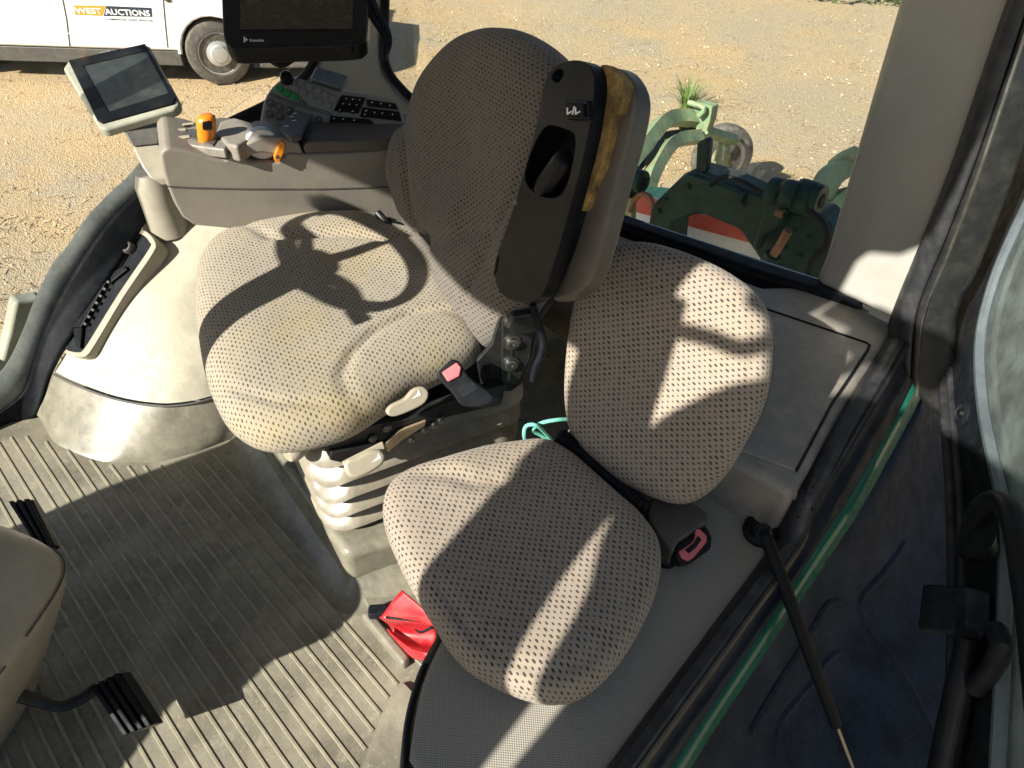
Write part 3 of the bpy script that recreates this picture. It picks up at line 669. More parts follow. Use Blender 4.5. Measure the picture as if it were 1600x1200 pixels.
# steel carriage between cushion and bellows
prism('carriage',Frame((bc.x,bc.y,.432),Ls,Rs),[(-.20,-.235),(.195,-.235),(.205,.24),(-.20,.24)],-.012,.012,M['metalblk'],seat,bevel=.004)
def side_fr(p,px0,up_=UP): f=Frame(p,px0,up_); return f
FS=Frame(Z(640,660,.45),Rs,UP)                     # vertical plane along the left side of the seat
if FS.n.dot(Ls)<0: FS.n=-FS.n
rail=prism('slide_rail',FS,FS.px([(512,712),(508,690),(560,668),(640,652),(700,628),(742,612),(790,600),(782,632),(700,650),(620,690),(560,706),(530,718)]),-.02,.004,M['metalblk'],seat,bevel=.003)
prism('rail_flange',FS,FS.px([(512,712),(514,700),(570,688),(590,684),(596,696),(560,704),(530,716)]),.004,.014,M['metalblk'],seat,bevel=.003)
prism('rail_plate',FS,FS.px([(594,692),(620,668),(662,652),(660,660),(625,682),(604,700)]),.006,.012,plastic('bare_rusty_plate',(.22,.16,.09),.55,.2),seat,bevel=.001)
boltme=None
def bolt(c,ax,r=.011,parent=seat,name='bolt'):
    global boltme
    ax=ax.normalized()
    if boltme is None:
        o=lathe(name,(0,0,0),(0,0,1),[(1.55,0),(1.55,.18),(1.0,.2),(1.0,.7),(.85,.8),(.4,.8),(.38,.55)],M['steel'],None,n=14)
        boltme=o.data; bpy.data.objects.remove(o)
    return inst(boltme,name,c,parent,rot=Vector((0,0,1)).rotation_difference(ax),scale=(r,r,r))
for a,b in [(641,683),(661,668),(676,660),(686,652),(603,665),(580,682)]:
    p=FS.px([(a,b)])[0]; bolt(FS.w(p[0],p[1],.008),FS.n,.006)
# handles along the side
def slab(name,fr,px,d0,d1,mat,parent,bev=.008,n=24): return prism(name,fr,[(p.x,p.y) for p in smooth([Vector((a,b,0)) for a,b in fr.px(px)],n)],d0,d1,mat,parent,bevel=bev,seg=3)
FH=Frame(PL(635,628,Vector((-.805,.6,.5)),Ls),Rs,UP*.85-Ls*.5)
if FH.n.dot(Ls)<0: FH.n=-FH.n
h1=slab('tilt_handle',FH,[(603,642),(612,632),(632,622),(645,608),(662,604),(669,615),(662,630),(640,642),(618,650),(606,649)],-.010,.006,M['lever'],seat)
FH2=Frame(PL(570,725,Vector((-.79,.52,.42)),Ls),Rs,UP*.8-Ls*.6)
if FH2.n.dot(Ls)<0: FH2.n=-FH2.n
h2=slab('slide_handle',FH2,[(537,722),(560,712),(575,704),(595,702),(602,712),(598,725),(580,738),(558,747),(543,743)],-.010,.006,M['lever'],seat)
prism('handle_arm',FH2,FH2.px([(536,722),(600,690),(604,702),(540,736)]),-.014,-.006,M['lever'],seat,bevel=.003)
q=FH2.px([(588,716)])[0]; prism('pictogram',FH2,[(q[0]-.012,q[1]-.004),(q[0]+.008,q[1]-.002),(q[0]+.006,q[1]+.010),(q[0]+.001,q[1]+.002)],.006,.0068,M['prt'],h2,sm=False)
q=FH.px([(650,617)])[0]; prism('pictogram',FH,[(q[0]-.012,q[1]-.004),(q[0]+.008,q[1]-.002),(q[0]+.006,q[1]+.010),(q[0]+.001,q[1]+.002)],.006,.0068,M['prt'],h1,sm=False)
lathe('front_knob',Z(466,700,.415),(-Rs*.9+Ls*.5),[(.018,-.03),(.020,0),(.019,.02),(.012,.028)],M['lever'],seat,n=18)
# backrest hinge bracket
FBk=Frame(Z(800,560,.52),Rs+Ls*.25,UP)
if FBk.n.dot(Ls)<0: FBk.n=-FBk.n
br=prism('hinge_bracket',FBk,FBk.px([(745,565),(768,540),(780,500),(795,478),(838,476),(840,520),(832,560),(815,600),(800,612),(775,612),(752,600)]),-.012,.0,M['metalblk'],seat,bevel=.003)
prism('hinge_plate',FBk,FBk.px([(783,505),(800,512),(832,508),(826,556),(806,596),(782,592)]),.0,.010,M['metalblk'],br,bevel=.003)
prism('armrest_lug',FBk,FBk.px([(795,480),(838,474),(834,505),(800,512),(786,500)]),.010,.030,M['metalblk'],br,bevel=.006)
for a,b,r in [(797,530,.0125),(795,563,.0125),(793,497,.010)]:
    p=FBk.px([(a,b)])[0]; bolt(FBk.w(p[0],p[1],.010),FBk.n,r,br)
for a,b in [(796,548),(793,583),(760,572)]:
    p=FBk.px([(a,b)])[0]; prism('slot',FBk,[(p[0]-.0035,p[1]-.01),(p[0]+.0035,p[1]-.01),(p[0]+.0035,p[1]+.01),(p[0]-.0035,p[1]+.01)],.0,.0118,M['steel'] if b!=572 else M['black'],br,sm=False)
tube('armrest_cable',[FBk.w(a,b,.03) for a,b in FBk.px([(826,462),(830,480),(838,500),(842,520),(838,542),(830,560),(826,580)])],.007,M['rubber'],seat,n=10,res=24)
# belt buckle on its stalk
_o=Z(722,598,.545); _n=((EYE-_o).normalized()+Ls*.35+UP*.1).normalized(); FQ=Frame(_o,Vector((.75,.35,-.35)),_n.cross(Vector((.75,.35,-.35))))
if FQ.n.dot(EYE-FQ.o)<0: FQ.n=-FQ.n
bk=slab('belt_buckle',FQ,[(682,584),(692,574),(708,560),(717,566),(735,590),(768,615),(772,628),(748,636),(722,634),(704,612),(686,594)],-.026,.0,M['black'],seat,bev=.007,n=30)
prism('release_button',FQ,FQ.px([(690,582),(714,566),(721,574),(718,588),(700,597)]),-.002,.006,M['pink'],bk,bevel=.003)
prism('label_plate',FQ,FQ.px([(712,608),(738,596),(748,608),(724,620)]),-.001,.0012,M['rubber'],bk,sm=False)
# dark clutter between cushion and armrest console: right hand buckle and lever
FR2=Frame(Z(600,352,.56),Vector((.9,.3,-.2)),Vector((-.2,.7,.5)))
if FR2.n.dot(EYE-FR2.o)<0: FR2.n=-FR2.n
slab('belt_buckle',FR2,[(545,350),(562,340),(588,337),(606,345),(636,372),(600,374),(575,362)],-.02,0,M['dgrey'],seat,bev=.006)
tube('belt_webbing',[FR2.w(a,b,.004) for a,b in FR2.px([(606,346),(622,352),(640,362),(652,374)])],.012,M['rubber'],seat,n=8,res=10,flat=.35)
tube('adjuster_lever',[FR2.w(a,b,.01) for a,b in FR2.px([(592,336),(606,352),(622,372)])],.010,M['metalblk'],seat,n=10,res=8)

# ---- left armrest, folded up
FA=Frame(Z(838,300,.905),Ls*.99+Rs*-.10,UP*math.cos(R(14))+Rs*math.sin(R(14)))
if FA.n.dot(EYE-FA.o)<0: FA.n=-FA.n
arm_px=[(780,455),(773,430),(776,400),(800,330),(832,220),(846,150),(855,118),(870,101),(893,94),(912,96),(924,106),(929,130),(926,165),(917,220),(897,300),(872,390),(856,440),(846,462),(828,472),(800,470)]
al=[(p.x,p.y) for p in smooth([Vector((a,b,0)) for a,b in FA.px(arm_px)],60)]
rec_px=[(848,202),(862,196),(890,205),(899,215),(896,245),(885,290),(870,308),(845,306),(824,290),(820,270),(832,232)]
rl=[(p.x,p.y) for p in smooth([Vector((a,b,0)) for a,b in FA.px(rec_px)],30)]
hl=[(p.x,p.y) for p in smooth([Vector((a,b,0)) for a,b in FA.px([(864,126),(862,119),(868,110),(876,108),(881,112),(878,121),(871,129)])],16)]
arm=prism('armrest',FA,al,-.024,0,M['black'],seat,holes=[rl,hl],bevel=.012,seg=4)
prism('recess_floor',FA,[(x*1.0,y) for x,y in rl],-.060,-.050,M['black'],arm); loft('recess_wall',[[FA.w(x,y,-.001) for x,y in rl],[FA.w(x,y,-.052) for x,y in rl]],M['black'],arm,closed=True); prism('hole_floor',FA,hl,-.045,-.035,M['rubber'],arm)
kp=FA.px([(842,292),(882,246)]); k0=FA.w(kp[0][0],kp[0][1],-.016); k1=FA.w(kp[1][0],kp[1][1],-.006)
prof=[];n=20
vs=[];fs=[]; ax=(k1-k0); L_=ax.length; ax.normalize(); a_=ax.orthogonal().normalized(); b_=ax.cross(a_)
for h,r in ((-.012,.017),(-.008,.0205),(0,.0215),(L_*.8,.0200),(L_*.95,.018),(L_,.012)):
    for i in range(32):
        q=i/32*6.283; r2=r*(1+.05*math.cos(q*9)); vs.append(k0+ax*h+(a_*math.cos(q)+b_*math.sin(q))*r2)
for j in range(5):
    for i in range(32): fs.append((j*32+i,j*32+(i+1)%32,(j+1)*32+(i+1)%32,(j+1)*32+i))
fs+= [tuple(range(32)),tuple(range(160,192))]
mk('adjuster_knob',vs,fs,M['black'],arm,ang=60)
sw=prism('switch_block',FA,FA.px([(886,156),(925,158),(927,188),(893,188)]),-.002,.008,M['black'],arm,bevel=.003)
prism('rocker_switch',FA,FA.px([(892,161),(922,163),(923,185),(896,184)]),.008,.013,M['rubber'],sw,bevel=.002)
for dx in (0,1):
    x0=897+dx*13
    g=FA.px([(x0,170),(x0+2,170),(x0+2,178),(x0+8,175),(x0+8,177),(x0+2,181),(x0,181)]); prism('pictogram',FA,g,.013,.0137,M['prt'],sw,sm=False)
g=FA.px([(908,168),(910,168),(907,181),(905,181)]); prism('pictogram',FA,g,.013,.0137,M['prt'],sw,sm=False)
bolt(FA.w(*FA.px([(806,316)])[0],0),FA.n,.003,arm,'screw')
gg=FA.px([(776,405),(779,400),(775,425),(772,430)]); prism('trim_slot',FA,gg,-.001,.0015,M['rubber'],arm,sm=False)
# torn foam and vinyl pad on the back of the armrest
pad_px=[(852,468),(866,440),(890,380),(915,290),(930,215),(937,160),(936,112),(948,103),(966,112),(980,135),(984,165),(975,215),(955,290),(930,390),(912,440),(890,462),(868,470)]
FP2=Frame(FA.w(0,0,-.026),FA.u,FA.v)
if FP2.n.dot(FA.n)<0: FP2.n=-FP2.n
pl2=[(p.x,p.y) for p in smooth([Vector((a,b,0)) for a,b in FP2.px(pad_px)],60)]
prism('pad_shell',FP2,pl2,-.042,-.010,M['pad'],arm,bevel=.010,seg=4)
foam_px=[(936,112),(943,101),(958,107),(974,124),(979,140),(976,160),(970,178),(962,181),(958,200),(953,222),(947,240),(944,258),(930,290),(918,322),(908,330),(908,318),(918,280),(928,235),(934,190),(936,150)]
vs=[];pts=FP2.px(foam_px)
fo=prism('torn_foam',FP2,[(p.x,p.y) for p in smooth([Vector((a,b,0)) for a,b in pts],70)],-.016,.003,M['foam'],arm,bevel=.004)

# ---- right armrest console
FN=Frame(Z(255,240,.75),Vector((.38,.925,0)),UP)
if FN.n.dot(EYE-FN.o)<0: FN.n=-FN.n
con_px=[(250,243),(252,236),(262,230),(300,237),(335,248),(350,250),(362,243),(372,240),(380,246),(392,253),(412,252),(432,253),(441,247),(448,238),(474,240),(545,238),(645,232),(720,226),(730,350),(645,360),(600,362),(500,362),(390,361),(304,353),(285,340),(272,318),(260,288),(253,262)]
con=prism('armrest_console',FN,FN.px(con_px),-.20,0,M['console'],seat,bevel=.012,seg=4)
tube('console_seam',[FN.w(a,b,.0006) for a,b in FN.px([(262,291),(300,293),(390,295),(500,295),(640,291)])],.0018,M['dgrey'],con,n=6)
pad=prism('armrest_pad',FN,FN.px([(476,239),(473,228),(479,220),(490,218),(560,217),(645,212),(720,206),(722,228),(645,233),(545,238)]),-.15,.006,M['pad'],con,bevel=.010,seg=4)
prism('torn_edge',FN,FN.px([(592,233),(646,229),(646,234),(600,236.5)]),.004,.0085,M['foam'],pad,sm=False)
# front deck of the console with lever gates
NF=FN.n
def cn(px,py,d=-.05): 
    f=Frame(FN.w(0,0,d),FN.u,FN.v); a,b=f.px([(px,py)])[0]; return f.w(a,b,0)
FD=Frame(cn(310,215,-.08),FN.u+FN.v*.02,NF*-1)
if FD.n.z<0: FD.n=-FD.n
prism('gate_plate',FD,FD.px([(268,224),(276,206),(300,200),(345,192),(365,214),(352,236),(320,232)]),-.02,.004,M['panel'],con,bevel=.005)
prism('gate_trim',FD,FD.px([(285,214),(300,205),(318,207),(330,190),(352,188),(366,190),(345,215),(334,232)]),.004,.007,M['dgrey'],con,bevel=.002)
for a,b in [(283,208),(296,199),(289,219)]:
    p=FD.px([(a,b)])[0]; prism('key',FD,[(p[0]-.014,p[1]-.006),(p[0]+.014,p[1]-.006),(p[0]+.014,p[1]+.006),(p[0]-.014,p[1]+.006)],.004,.010,M['lever'],con,bevel=.003)
prism('wedge_cover',FD,FD.px([(338,214),(345,196),(368,190),(402,200),(420,206),(395,222),(372,236),(356,232)]),-.03,.012,M['console'],con,bevel=.008)
# orange gear stick
ja=cn(323,232,-.05); jb=cn(322,180,-.05)
js=tube('joystick',[ja-UP*.01,ja+UP*.02],.008,M['steel'],con,n=10)
jd=(jb-ja)
vs=[];rows=[]
for t,a,b in ((.12,.014,.014),(.18,.018,.017),(.45,.020,.018),(.6,.0205,.019),(.8,.022,.020),(.95,.020,.017),(1.02,.012,.010)):
    c=ja+jd*t; u_=FN.u; v_=NF; rows.append([c+u_*a*math.cos(q*math.pi/10)+v_*b*math.sin(q*math.pi/10) for q in range(20)])
loft('stick_grip',rows,M['orange'],js,closed=True,caps=True,ang=60)
fg=Frame(ja+jd*.78+NF*.0185,FN.u,UP); prism('stick_button',fg,[(-.011,-.008),(-.008,.009),(.008,.011),(.012,.006),(.010,-.010)],-.004*(1 if fg.n.dot(NF)>0 else -1),.003*(1 if fg.n.dot(NF)>0 else -1),M['black'],js,bevel=.002)
# thumb wheel and orange lever
wc=cn(410,226,-.006)
wh=lathe('thumb_wheel',wc-NF*.02,NF,[(.034,0),(.037,.003),(.037,.016),(.034,.019),(.02,.020)],M['rim'],con,n=60)
for i in range(20,44):
    q=i/60*6.283; a_=NF.orthogonal().normalized(); b_=NF.cross(a_)
    rd=(a_*math.cos(q)+b_*math.sin(q)); box('wheel_tooth',wc+rd*.0372+NF*-.010,.003,.002,.014,M['dgrey'],wh,ux=NF.cross(rd),uy=rd)
prism('wheel_cover',FN,FN.px([(368,241),(384,224),(408,213),(440,214),(468,224),(474,240),(452,238),(441,243),(428,241),(408,238),(392,242),(382,247)]),-.10,.004,M['console'],con,bevel=.006,seg=3)
prism('control_strip',FD,FD.px([(438,214),(450,196),(462,188),(488,190),(478,206),(472,222),(456,228)]),.004,.020,M['dgrey'],con,bevel=.004)
for a,b in [(458,195),(462,201),(450,210),(463,190)]:
    p=FD.px([(a,b)])[0]; prism('pictogram',FD,[(p[0]-.005,p[1]-.002),(p[0]+.005,p[1]-.002),(p[0]+.005,p[1]+.002),(p[0]-.005,p[1]+.002)],.020,.0206,M['prt'],con,sm=False)
slab('orange_lever',Frame(cn(435,240,.006),FN.u,FN.v),[(428,248),(430,236),(437,222),(442,219),(444,228),(440,242),(434,252)],-.008,.010,M['orange'],con,bev=.004)
bolt(cn(433,245,.016),NF,.003,con,'screw')
# steering knuckle of the screen under the console
lathe('console_post',Z(265,350,.44),UP*1.0+Vector((-.05,-.05,0)),[(.055,-.02),(.052,.03),(.050,.08),(.049,.12),(.035,.15)],M['beige'],con,n=28)

# ================================================================== SCREENS
mon=thing('terminal_screen',cn(230,210,-.06),'small terminal in a dusty pale grey housing on a crooked arm','screen')
tl,tr,brr,bl_=(104,92),(230,66),(281,160),(152,197)
P0=EYE+ray(152,197)*1.66; P1=EYE+ray(281,160)*1.70; P2=EYE+ray(104,92)*1.78
FM=Frame(P0,P1-P0,P2-P0)
if FM.n.dot(EYE-P0)<0: FM.n=-FM.n
prism('housing',FM,[(p.x,p.y) for p in map(Vector,FM.px([(96,104),(104,92),(112,90),(226,66),(232,69),(278,152),(279,160),(272,167),(162,200),(152,197)]))],-.030,-.004,M['beamdust'],mon,bevel=.008,seg=3)
hs=prism('bezel',FM,FM.px([(107,95),(227,69),(275,152),(270,162),(160,192),(152,188)]),-.006,.002,M['black'],mon,holes=[FM.px([(130,103),(228,80),(263,146),(170,175)])],bevel=.0015)
prism('screen',FM,FM.px([(126,100),(230,76),(268,148),(168,180)]),-.005,-.001,M['screen2'],mon,sm=False)
for i in range(4):
    g=FM.px([(157+i*4.2,82.5-i*.8),(160+i*4.2,82-i*.8),(160+i*4.2,84-i*.8),(157+i*4.2,84.5-i*.8)]); prism('wordmark',FM,g,.002,.0026,M['wgrey'],hs,sm=False)
na=EYE+ray(215,185)*1.70-FM.n*.02; nb=EYE+ray(222,212)*1.70-FM.n*.02
loft('neck',[[na+FN.u*a*.041+NF*b*.03 for a,b in ((-1,-1),(1,-1),(1,1),(-1,1))],[nb+FN.u*a*.030+NF*b*.024 for a,b in ((-1,-1),(1,-1),(1,1),(-1,1))]],M['dgrey'],mon,closed=True,caps=True,bevel=.006)
arm_pts=[EYE+ray(222,213)*1.70-FM.n*.02,EYE+ray(238,245)*1.71-FM.n*.02,EYE+ray(252,272)*1.72,EYE+ray(268,285)*1.735]
rows=[]
for i,p in enumerate(arm_pts):
    wq=(.030,.030,.025,.020)[i]; rows.append([p+FN.u*a*wq+NF*b*wq*.8 for a,b in ((-1,-1),(1,-1),(1,1),(-1,1))])
loft('arm',rows,M['beige'],mon,closed=True,caps=True,bevel=.006)

t2=thing('guidance_screen',EYE+ray(460,20)*1.42,'large black guidance screen with white maker print hung before the rear pillar','screen')
Q0=EYE+ray(352,72)*1.40; Q1=EYE+ray(572,66)*1.43; Q2=EYE+ray(346,0)*1.46
FT=Frame(Q0,Q1-Q0,Q2-Q0)
if FT.n.dot(EYE-Q0)<0: FT.n=-FT.n
hh=prism('housing',FT,[(p.x,p.y) for p in smooth([Vector((a,b,0)) for a,b in FT.px([(347,40),(349,58),(356,70),(372,75),(460,72),(520,71),(560,68),(570,62),(574,45),(576,-20),(577,-90),(574,-125),(560,-130),(460,-131),(360,-130),(345,-122),(343,-90),(345,-20)])],80)],-.04,.0,M['black'],t2,bevel=.006,seg=3)
prism('screen',FT,FT.px([(376,47),(551,46),(553,-95),(374,-95)]),-.002,.0015,M['screen'],t2,sm=False)
prism('latch',FT,FT.px([(522,66),(552,64),(550,73),(526,74)]),-.02,.004,M['black'],t2,bevel=.003)
def text(name,body,fr,px,py,h,mat,parent,d=.001,wid=None,bold=.0):
    """flat printed lettering; px,py = left end of the base line on the frame, h = letter height in metres"""
    cu=bpy.data.curves.new(name,'FONT'); cu.body=body; cu.size=h*1.37; cu.offset=bold; cu.resolution_u=2
    o=bpy.data.objects.new(name,cu); COL.objects.link(o); bpy.context.view_layer.update()
    dg=bpy.context.evaluated_depsgraph_get(); me=bpy.data.meshes.new_from_object(o.evaluated_get(dg)); bpy.data.objects.remove(o)
    a,b=fr.px([(px,py)])[0] if px is not None else py
    xs=[v.co.x for v in me.vertices]; sx=wid/(max(xs)-min(xs)) if wid else 1
    L=root_loc(parent); x0=min(xs)
    sg=1
    for v in me.vertices: v.co=fr.w(a+(v.co.x-x0)*sx,b+v.co.y,d)-L
    me.materials.clear(); me.materials.append(mat)
    ob=bpy.data.objects.new(name,me); COL.objects.link(ob); ob.parent=parent; return ob
text('wordmark','Trimble',FT,389,66,.0075,M['prt'],hh,.001,wid=.029,bold=.00025)
g=FT.px([(381,58),(383,58),(383,66),(381,66)]); prism('emblem',FT,g,.0,.001,M['prt'],hh,sm=False)
g=FT.px([(384,60),(387,62),(384,65)]); prism('emblem',FT,g,.0,.001,M['prt'],hh,sm=False)
tube('cable',[EYE+ray(a,b)*1.47 for a,b in [(412,66),(416,84),(428,96),(440,100),(452,94),(462,84),(466,66)]],.008,M['rubber'],t2,n=8,res=24)
tube('cable',[EYE+ray(a,b)*1.48 for a,b in [(430,66),(436,86),(442,98)]],.006,M['rubber'],t2,n=8,res=10)
tube('cable',[EYE+ray(a,b)*1.50 for a,b in [(572,-20),(588,20),(602,45),(606,66),(598,90)]],.010,M['rubber'],t2,n=8,res=20)
tube('cable',[EYE+ray(a,b)*1.49 for a,b in [(570,0),(582,28),(597,52),(602,70),(600,94)]],.006,M['rubber'],t2,n=8,res=20)
tube('mount_arm',[EYE+ray(545,20)*1.49,EYE+ray(560,10)*1.62,XP(560,0,-1.86)],.018,M['black'],t2,n=12)

# ================================================================== KEYPAD CONSOLE
kc=EYE+ray(520,165)*1.78
kp_=thing('switch_panel',kc,'dark grey sloping switch panel full of round keys below the rear pillar','control panel')
KN=Vector((.62,-.35,.70)).normalized(); FK2=Frame(kc,Vector((.25,.94,.24)),Vector((-.7,0,.7)))
if FK2.n.dot(EYE-kc)<0: FK2.n=-FK2.n
pan=[(p.x,p.y) for p in smooth([Vector((a,b,0)) for a,b in FK2.px([(406,198),(409,172),(415,150),(428,132),(445,121),(470,122),(500,131),(535,141),(570,146),(600,150),(618,158),(628,176),(632,215),(560,220),(480,222),(410,222)])],60)]
pb=prism('panel_body',FK2,pan,-.06,0,M['keygrey'],kp_,bevel=.008,seg=3)
def rp(px,d0,d1,m,name='key_field',bev=.002): return prism(name,FK2,FK2.px(px),d0,d1,m,pb,bevel=bev)
prism('status_display',FK2,FK2.px([(494,106),(545,121),(532,140),(485,126)]),-.03,.010,plastic('display_blue',(.10,.13,.17),.3,.05),pb,bevel=.004)
rp([(533,149),(572,153),(560,178),(521,174)],.0005,.004,M['black']); rp([(572,156),(618,162),(622,172),(574,167)],.0005,.004,M['black']); rp([(566,168),(624,175),(628,190),(562,183)],.0005,.004,M['black']); rp([(516,181),(578,187),(584,194),(514,192)],.0005,.004,M['black'])
ko=lathe('key',(0,0,0),(0,0,1),[(1,0),(1,.35),(.88,.5),(.5,.52)],M['keygrey'],None,n=14); kme=ko.data; bpy.data.objects.remove(ko)
kg=kme.copy(); kg.materials.clear(); kg.materials.append(M['prtgreen'])
kb=kme.copy(); kb.materials.clear(); kb.materials.append(M['black'])
kp2=kme.copy(); kp2.materials.clear(); kp2.materials.append(M['pad'])
qr=Vector((0,0,1)).rotation_difference(FK2.n)
def key(a,b,r,me=kme,leg=True):
    p=FK2.px([(a,b)])[0]; c=FK2.w(p[0],p[1],.0005); o=inst(me,'key',c,pb,rot=qr,scale=(r,r,r))
    if leg:
        d=.5*r+.0009; w_=r*.42; hh=r*.14; an=(a*7+b*3)%3
        pts=[(p[0]-w_,p[1]-hh),(p[0]+w_,p[1]-hh),(p[0]+w_,p[1]+hh),(p[0]-w_,p[1]+hh)] if an>1 else [(p[0]-w_*.8,p[1]-w_*.6),(p[0]+w_*.8,p[1]-w_*.2),(p[0]+w_*.1,p[1]+w_*.9)] 
        prism('key_legend',FK2,pts,d,d+.0006,M['wgrey'] if me is not kb else M['prt'],pb,sm=False)
for a,b in [(436,139),(448,146),(460,152)]: key(a,b,.0095,kg,False)
for a,b in [(422,162),(436,168),(451,173),(421,178),(437,182)]: key(a,b,.0105,kp2)
for a,b in [(471,130),(484,136),(497,142),(508,148),(521,155)]: key(a,b,.0075)
for a,b in [(462,139),(474,146),(486,152),(499,159),(513,165)]: key(a,b,.0075)
for a,b in [(472,162),(468,180),(484,184),(498,187),(455,187)]: key(a,b,.0085,kp2)
for a,b in [(541,155),(551,156),(562,157),(536,163),(546,164),(557,165),(531,173),(551,175)]: key(a,b,.0058,kb)
for a,b in [(581,161),(595,163),(609,166),(572,174),(585,177),(597,178),(613,180),(570,180)]: key(a,b,.0072,kb)
for a,b in [(522,186),(536,187),(553,189)]: key(a,b,.0065,kb)
lathe('rotary_knob',FK2.w(*FK2.px([(448,124)])[0],0),FK2.n,[(.016,-.01),(.016,.014),(.013,.02),(.004,.021)],M['black'],pb,n=20)
tube('panel_ridge',[FK2.w(a,b,.002) for a,b in FK2.px([(423,148),(440,156),(470,166),(500,174),(516,179)])],.004,M['dgrey'],pb,n=8,res=20)

# ================================================================== PASSENGER SEAT
bud=thing('passenger_seat',(-.5,.75,.33),'small folding passenger seat with dark dotted cloth beside the door sill','seat')
FBc=Frame(Z(815,900,.415),(1,0,0),Vector((0,1,.05)))
if FBc.n.z<0: FBc.n=-FBc.n
bp_=FBc.px([(598,800),(602,775),(615,755),(645,738),(700,722),(760,705),(810,697),(850,694),(885,708),(920,738),(965,778),(1003,812),(1026,845),(1033,880),(1024,930),(1002,980),(972,1030),(938,1068),(905,1090),(870,1097),(830,1092),(795,1080),(758,1062),(728,1042),(700,1012),(680,980),(652,935),(625,885),(604,835)])
bc1=[(FBc.px([(604,768),(640,758),(690,762),(740,775),(790,772),(850,745),(880,715)]),.010,.018),(FBc.px([(1005,815),(1012,860),(1000,920),(965,990),(915,1050),(860,1070),(800,1055),(740,1010),(690,940)]),.006,.010)]
bb1=[(FBc.px([(720,740)])[0],.055,.012),(FBc.px([(830,880)])[0],.14,-.006)]
pillow('cushion',FBc,bp_,.045,.055,M['fab_buddy'],bud,bc1,bb1,N=130,K=46,pw=6,uvrot=R(8))
cs=sum((Vector(p) for p in bp_),Vector((0,0)))/len(bp_)
prism('cushion_pan',FBc,[((p[0]-cs.x)*.9+cs.x,(p[1]-cs.y)*.9+cs.y) for p in bp_],-.075,-.045,M['dgrey'],bud,bevel=.01)
t0,t1=Z(878,684,.445),Z(1015,795,.425)
LV=(t1-t0); LV.z=0; LV.normalize(); RV=Vector((-LV.y,LV.x,0))
if RV.y<0: RV=-RV
FV=Frame(t0.lerp(t1,.5)+RV*.055+UP*.02,LV,UP*math.cos(R(30))+RV*math.sin(R(30)))
if FV.n.dot(EYE-FV.o)<0: FV.n=-FV.n
bv=FV.px([(905,462),(922,424),(945,398),(975,381),(1005,378),(1045,386),(1100,406),(1145,430),(1180,458),(1200,492),(1206,540),(1203,590),(1190,640),(1165,690),(1135,740),(1100,775),(1062,788),(1010,772),(965,752),(925,720),(898,680),(888,630),(888,580),(894,520)])
bvc=[(FV.px([(1186,470),(1190,530),(1183,590),(1160,650),(1120,715),(1080,755)]),.006,.010)]
pillow('backrest',FV,bv,.042,.05,M['fab_buddy'],bud,bvc,[(FV.px([(1040,570)])[0],.13,-.010)],N=130,K=46,pw=6,uvrot=R(14))
cs=sum((Vector(p) for p in bv),Vector((0,0)))/len(bv)
prism('backrest_shell',FV,[((p[0]-cs.x)*.95+cs.x,(p[1]-cs.y)*.95+cs.y) for p in bv],-.07,-.035,M['dgrey'],bud,bevel=.012)
def onz(pts,z0,z1): return [Z(a,b,z0+(z1-z0)*i/(len(pts)-1)) for i,(a,b) in enumerate(pts)]
hp=onz([(874,682),(905,706),(940,738),(975,768),(1012,796)],.44,.425)
tube('hinge_tube',hp,.0095,M['rubber'],bud,n=14,res=20)
g=smooth(hp,60,False); gv=[]
tube('bellows_boot',g[0:13],[.017,.019,.016,.019,.016,.019,.015,.018,.015,.017,.014,.015,.011],M['rubber'],bud,n=16)
tube('bellows_boot',g[44:60],[.011,.015,.012,.015,.012,.016,.0125,.016,.0125,.016,.0125,.016,.0125,.014,.014,.012],M['rubber'],bud,n=16)
FQ2=Frame(Z(1062,850,.40),Vector((LV.x,LV.y,0)),RV*.9+UP*.35)
if FQ2.n.z<0: FQ2.n=-FQ2.n
FQ3=Frame(FQ2.o,LV,RV)
if FQ3.n.z<0: FQ3.n=-FQ3.n
b2=prism('belt_buckle',FQ3,FQ3.px([(1010,790),(1030,776),(1072,786),(1105,806),(1104,822),(1058,852),(1050,868),(1030,845),(1012,815)]),-.035,.012,M['pad'],bud,bevel=.007,seg=3)
_o=Z(1082,855,.40); _n=(EYE-_o).normalized(); _e=Z(1108,828,.40)-Z(1056,866,.40); FQ4=Frame(_o,_e,_n.cross(_e))
if FQ4.n.dot(EYE-FQ4.o)<0: FQ4.n=-FQ4.n
prism('buckle_mouth',FQ4,FQ4.px([(1052,868),(1058,852),(1103,822),(1112,840),(1110,858),(1080,880),(1064,882)]),-.02,.004,M['black'],b2,bevel=.005)
prism('release_button',FQ4,FQ4.px([(1057,864),(1064,860),(1078,850),(1082,844),(1084,829),(1090,829),(1101,840),(1101,849),(1080,874),(1072,879),(1062,874)]),.003,.010,M['pink'],b2,bevel=.0025)
prism('button_slot',FQ4,FQ4.px([(1066,862),(1080,851),(1086,840),(1092,846),(1084,858),(1072,868)]),.009,.0108,M['black'],b2,bevel=.0004)
bolt(Z(1040,868,.36),UP+LV*.3,.012,bud); lathe('bolt_cup',Z(1040,870,.348),UP,[(.022,-.01),(.022,.006),(.017,.010)],M['rubber'],bud,n=20)
prism('seat_mount',FZ,[(-.62,.58),(-.40,.52),(-.34,.74),(-.56,.80)],.30,.36,M['black'],bud,bevel=.01)

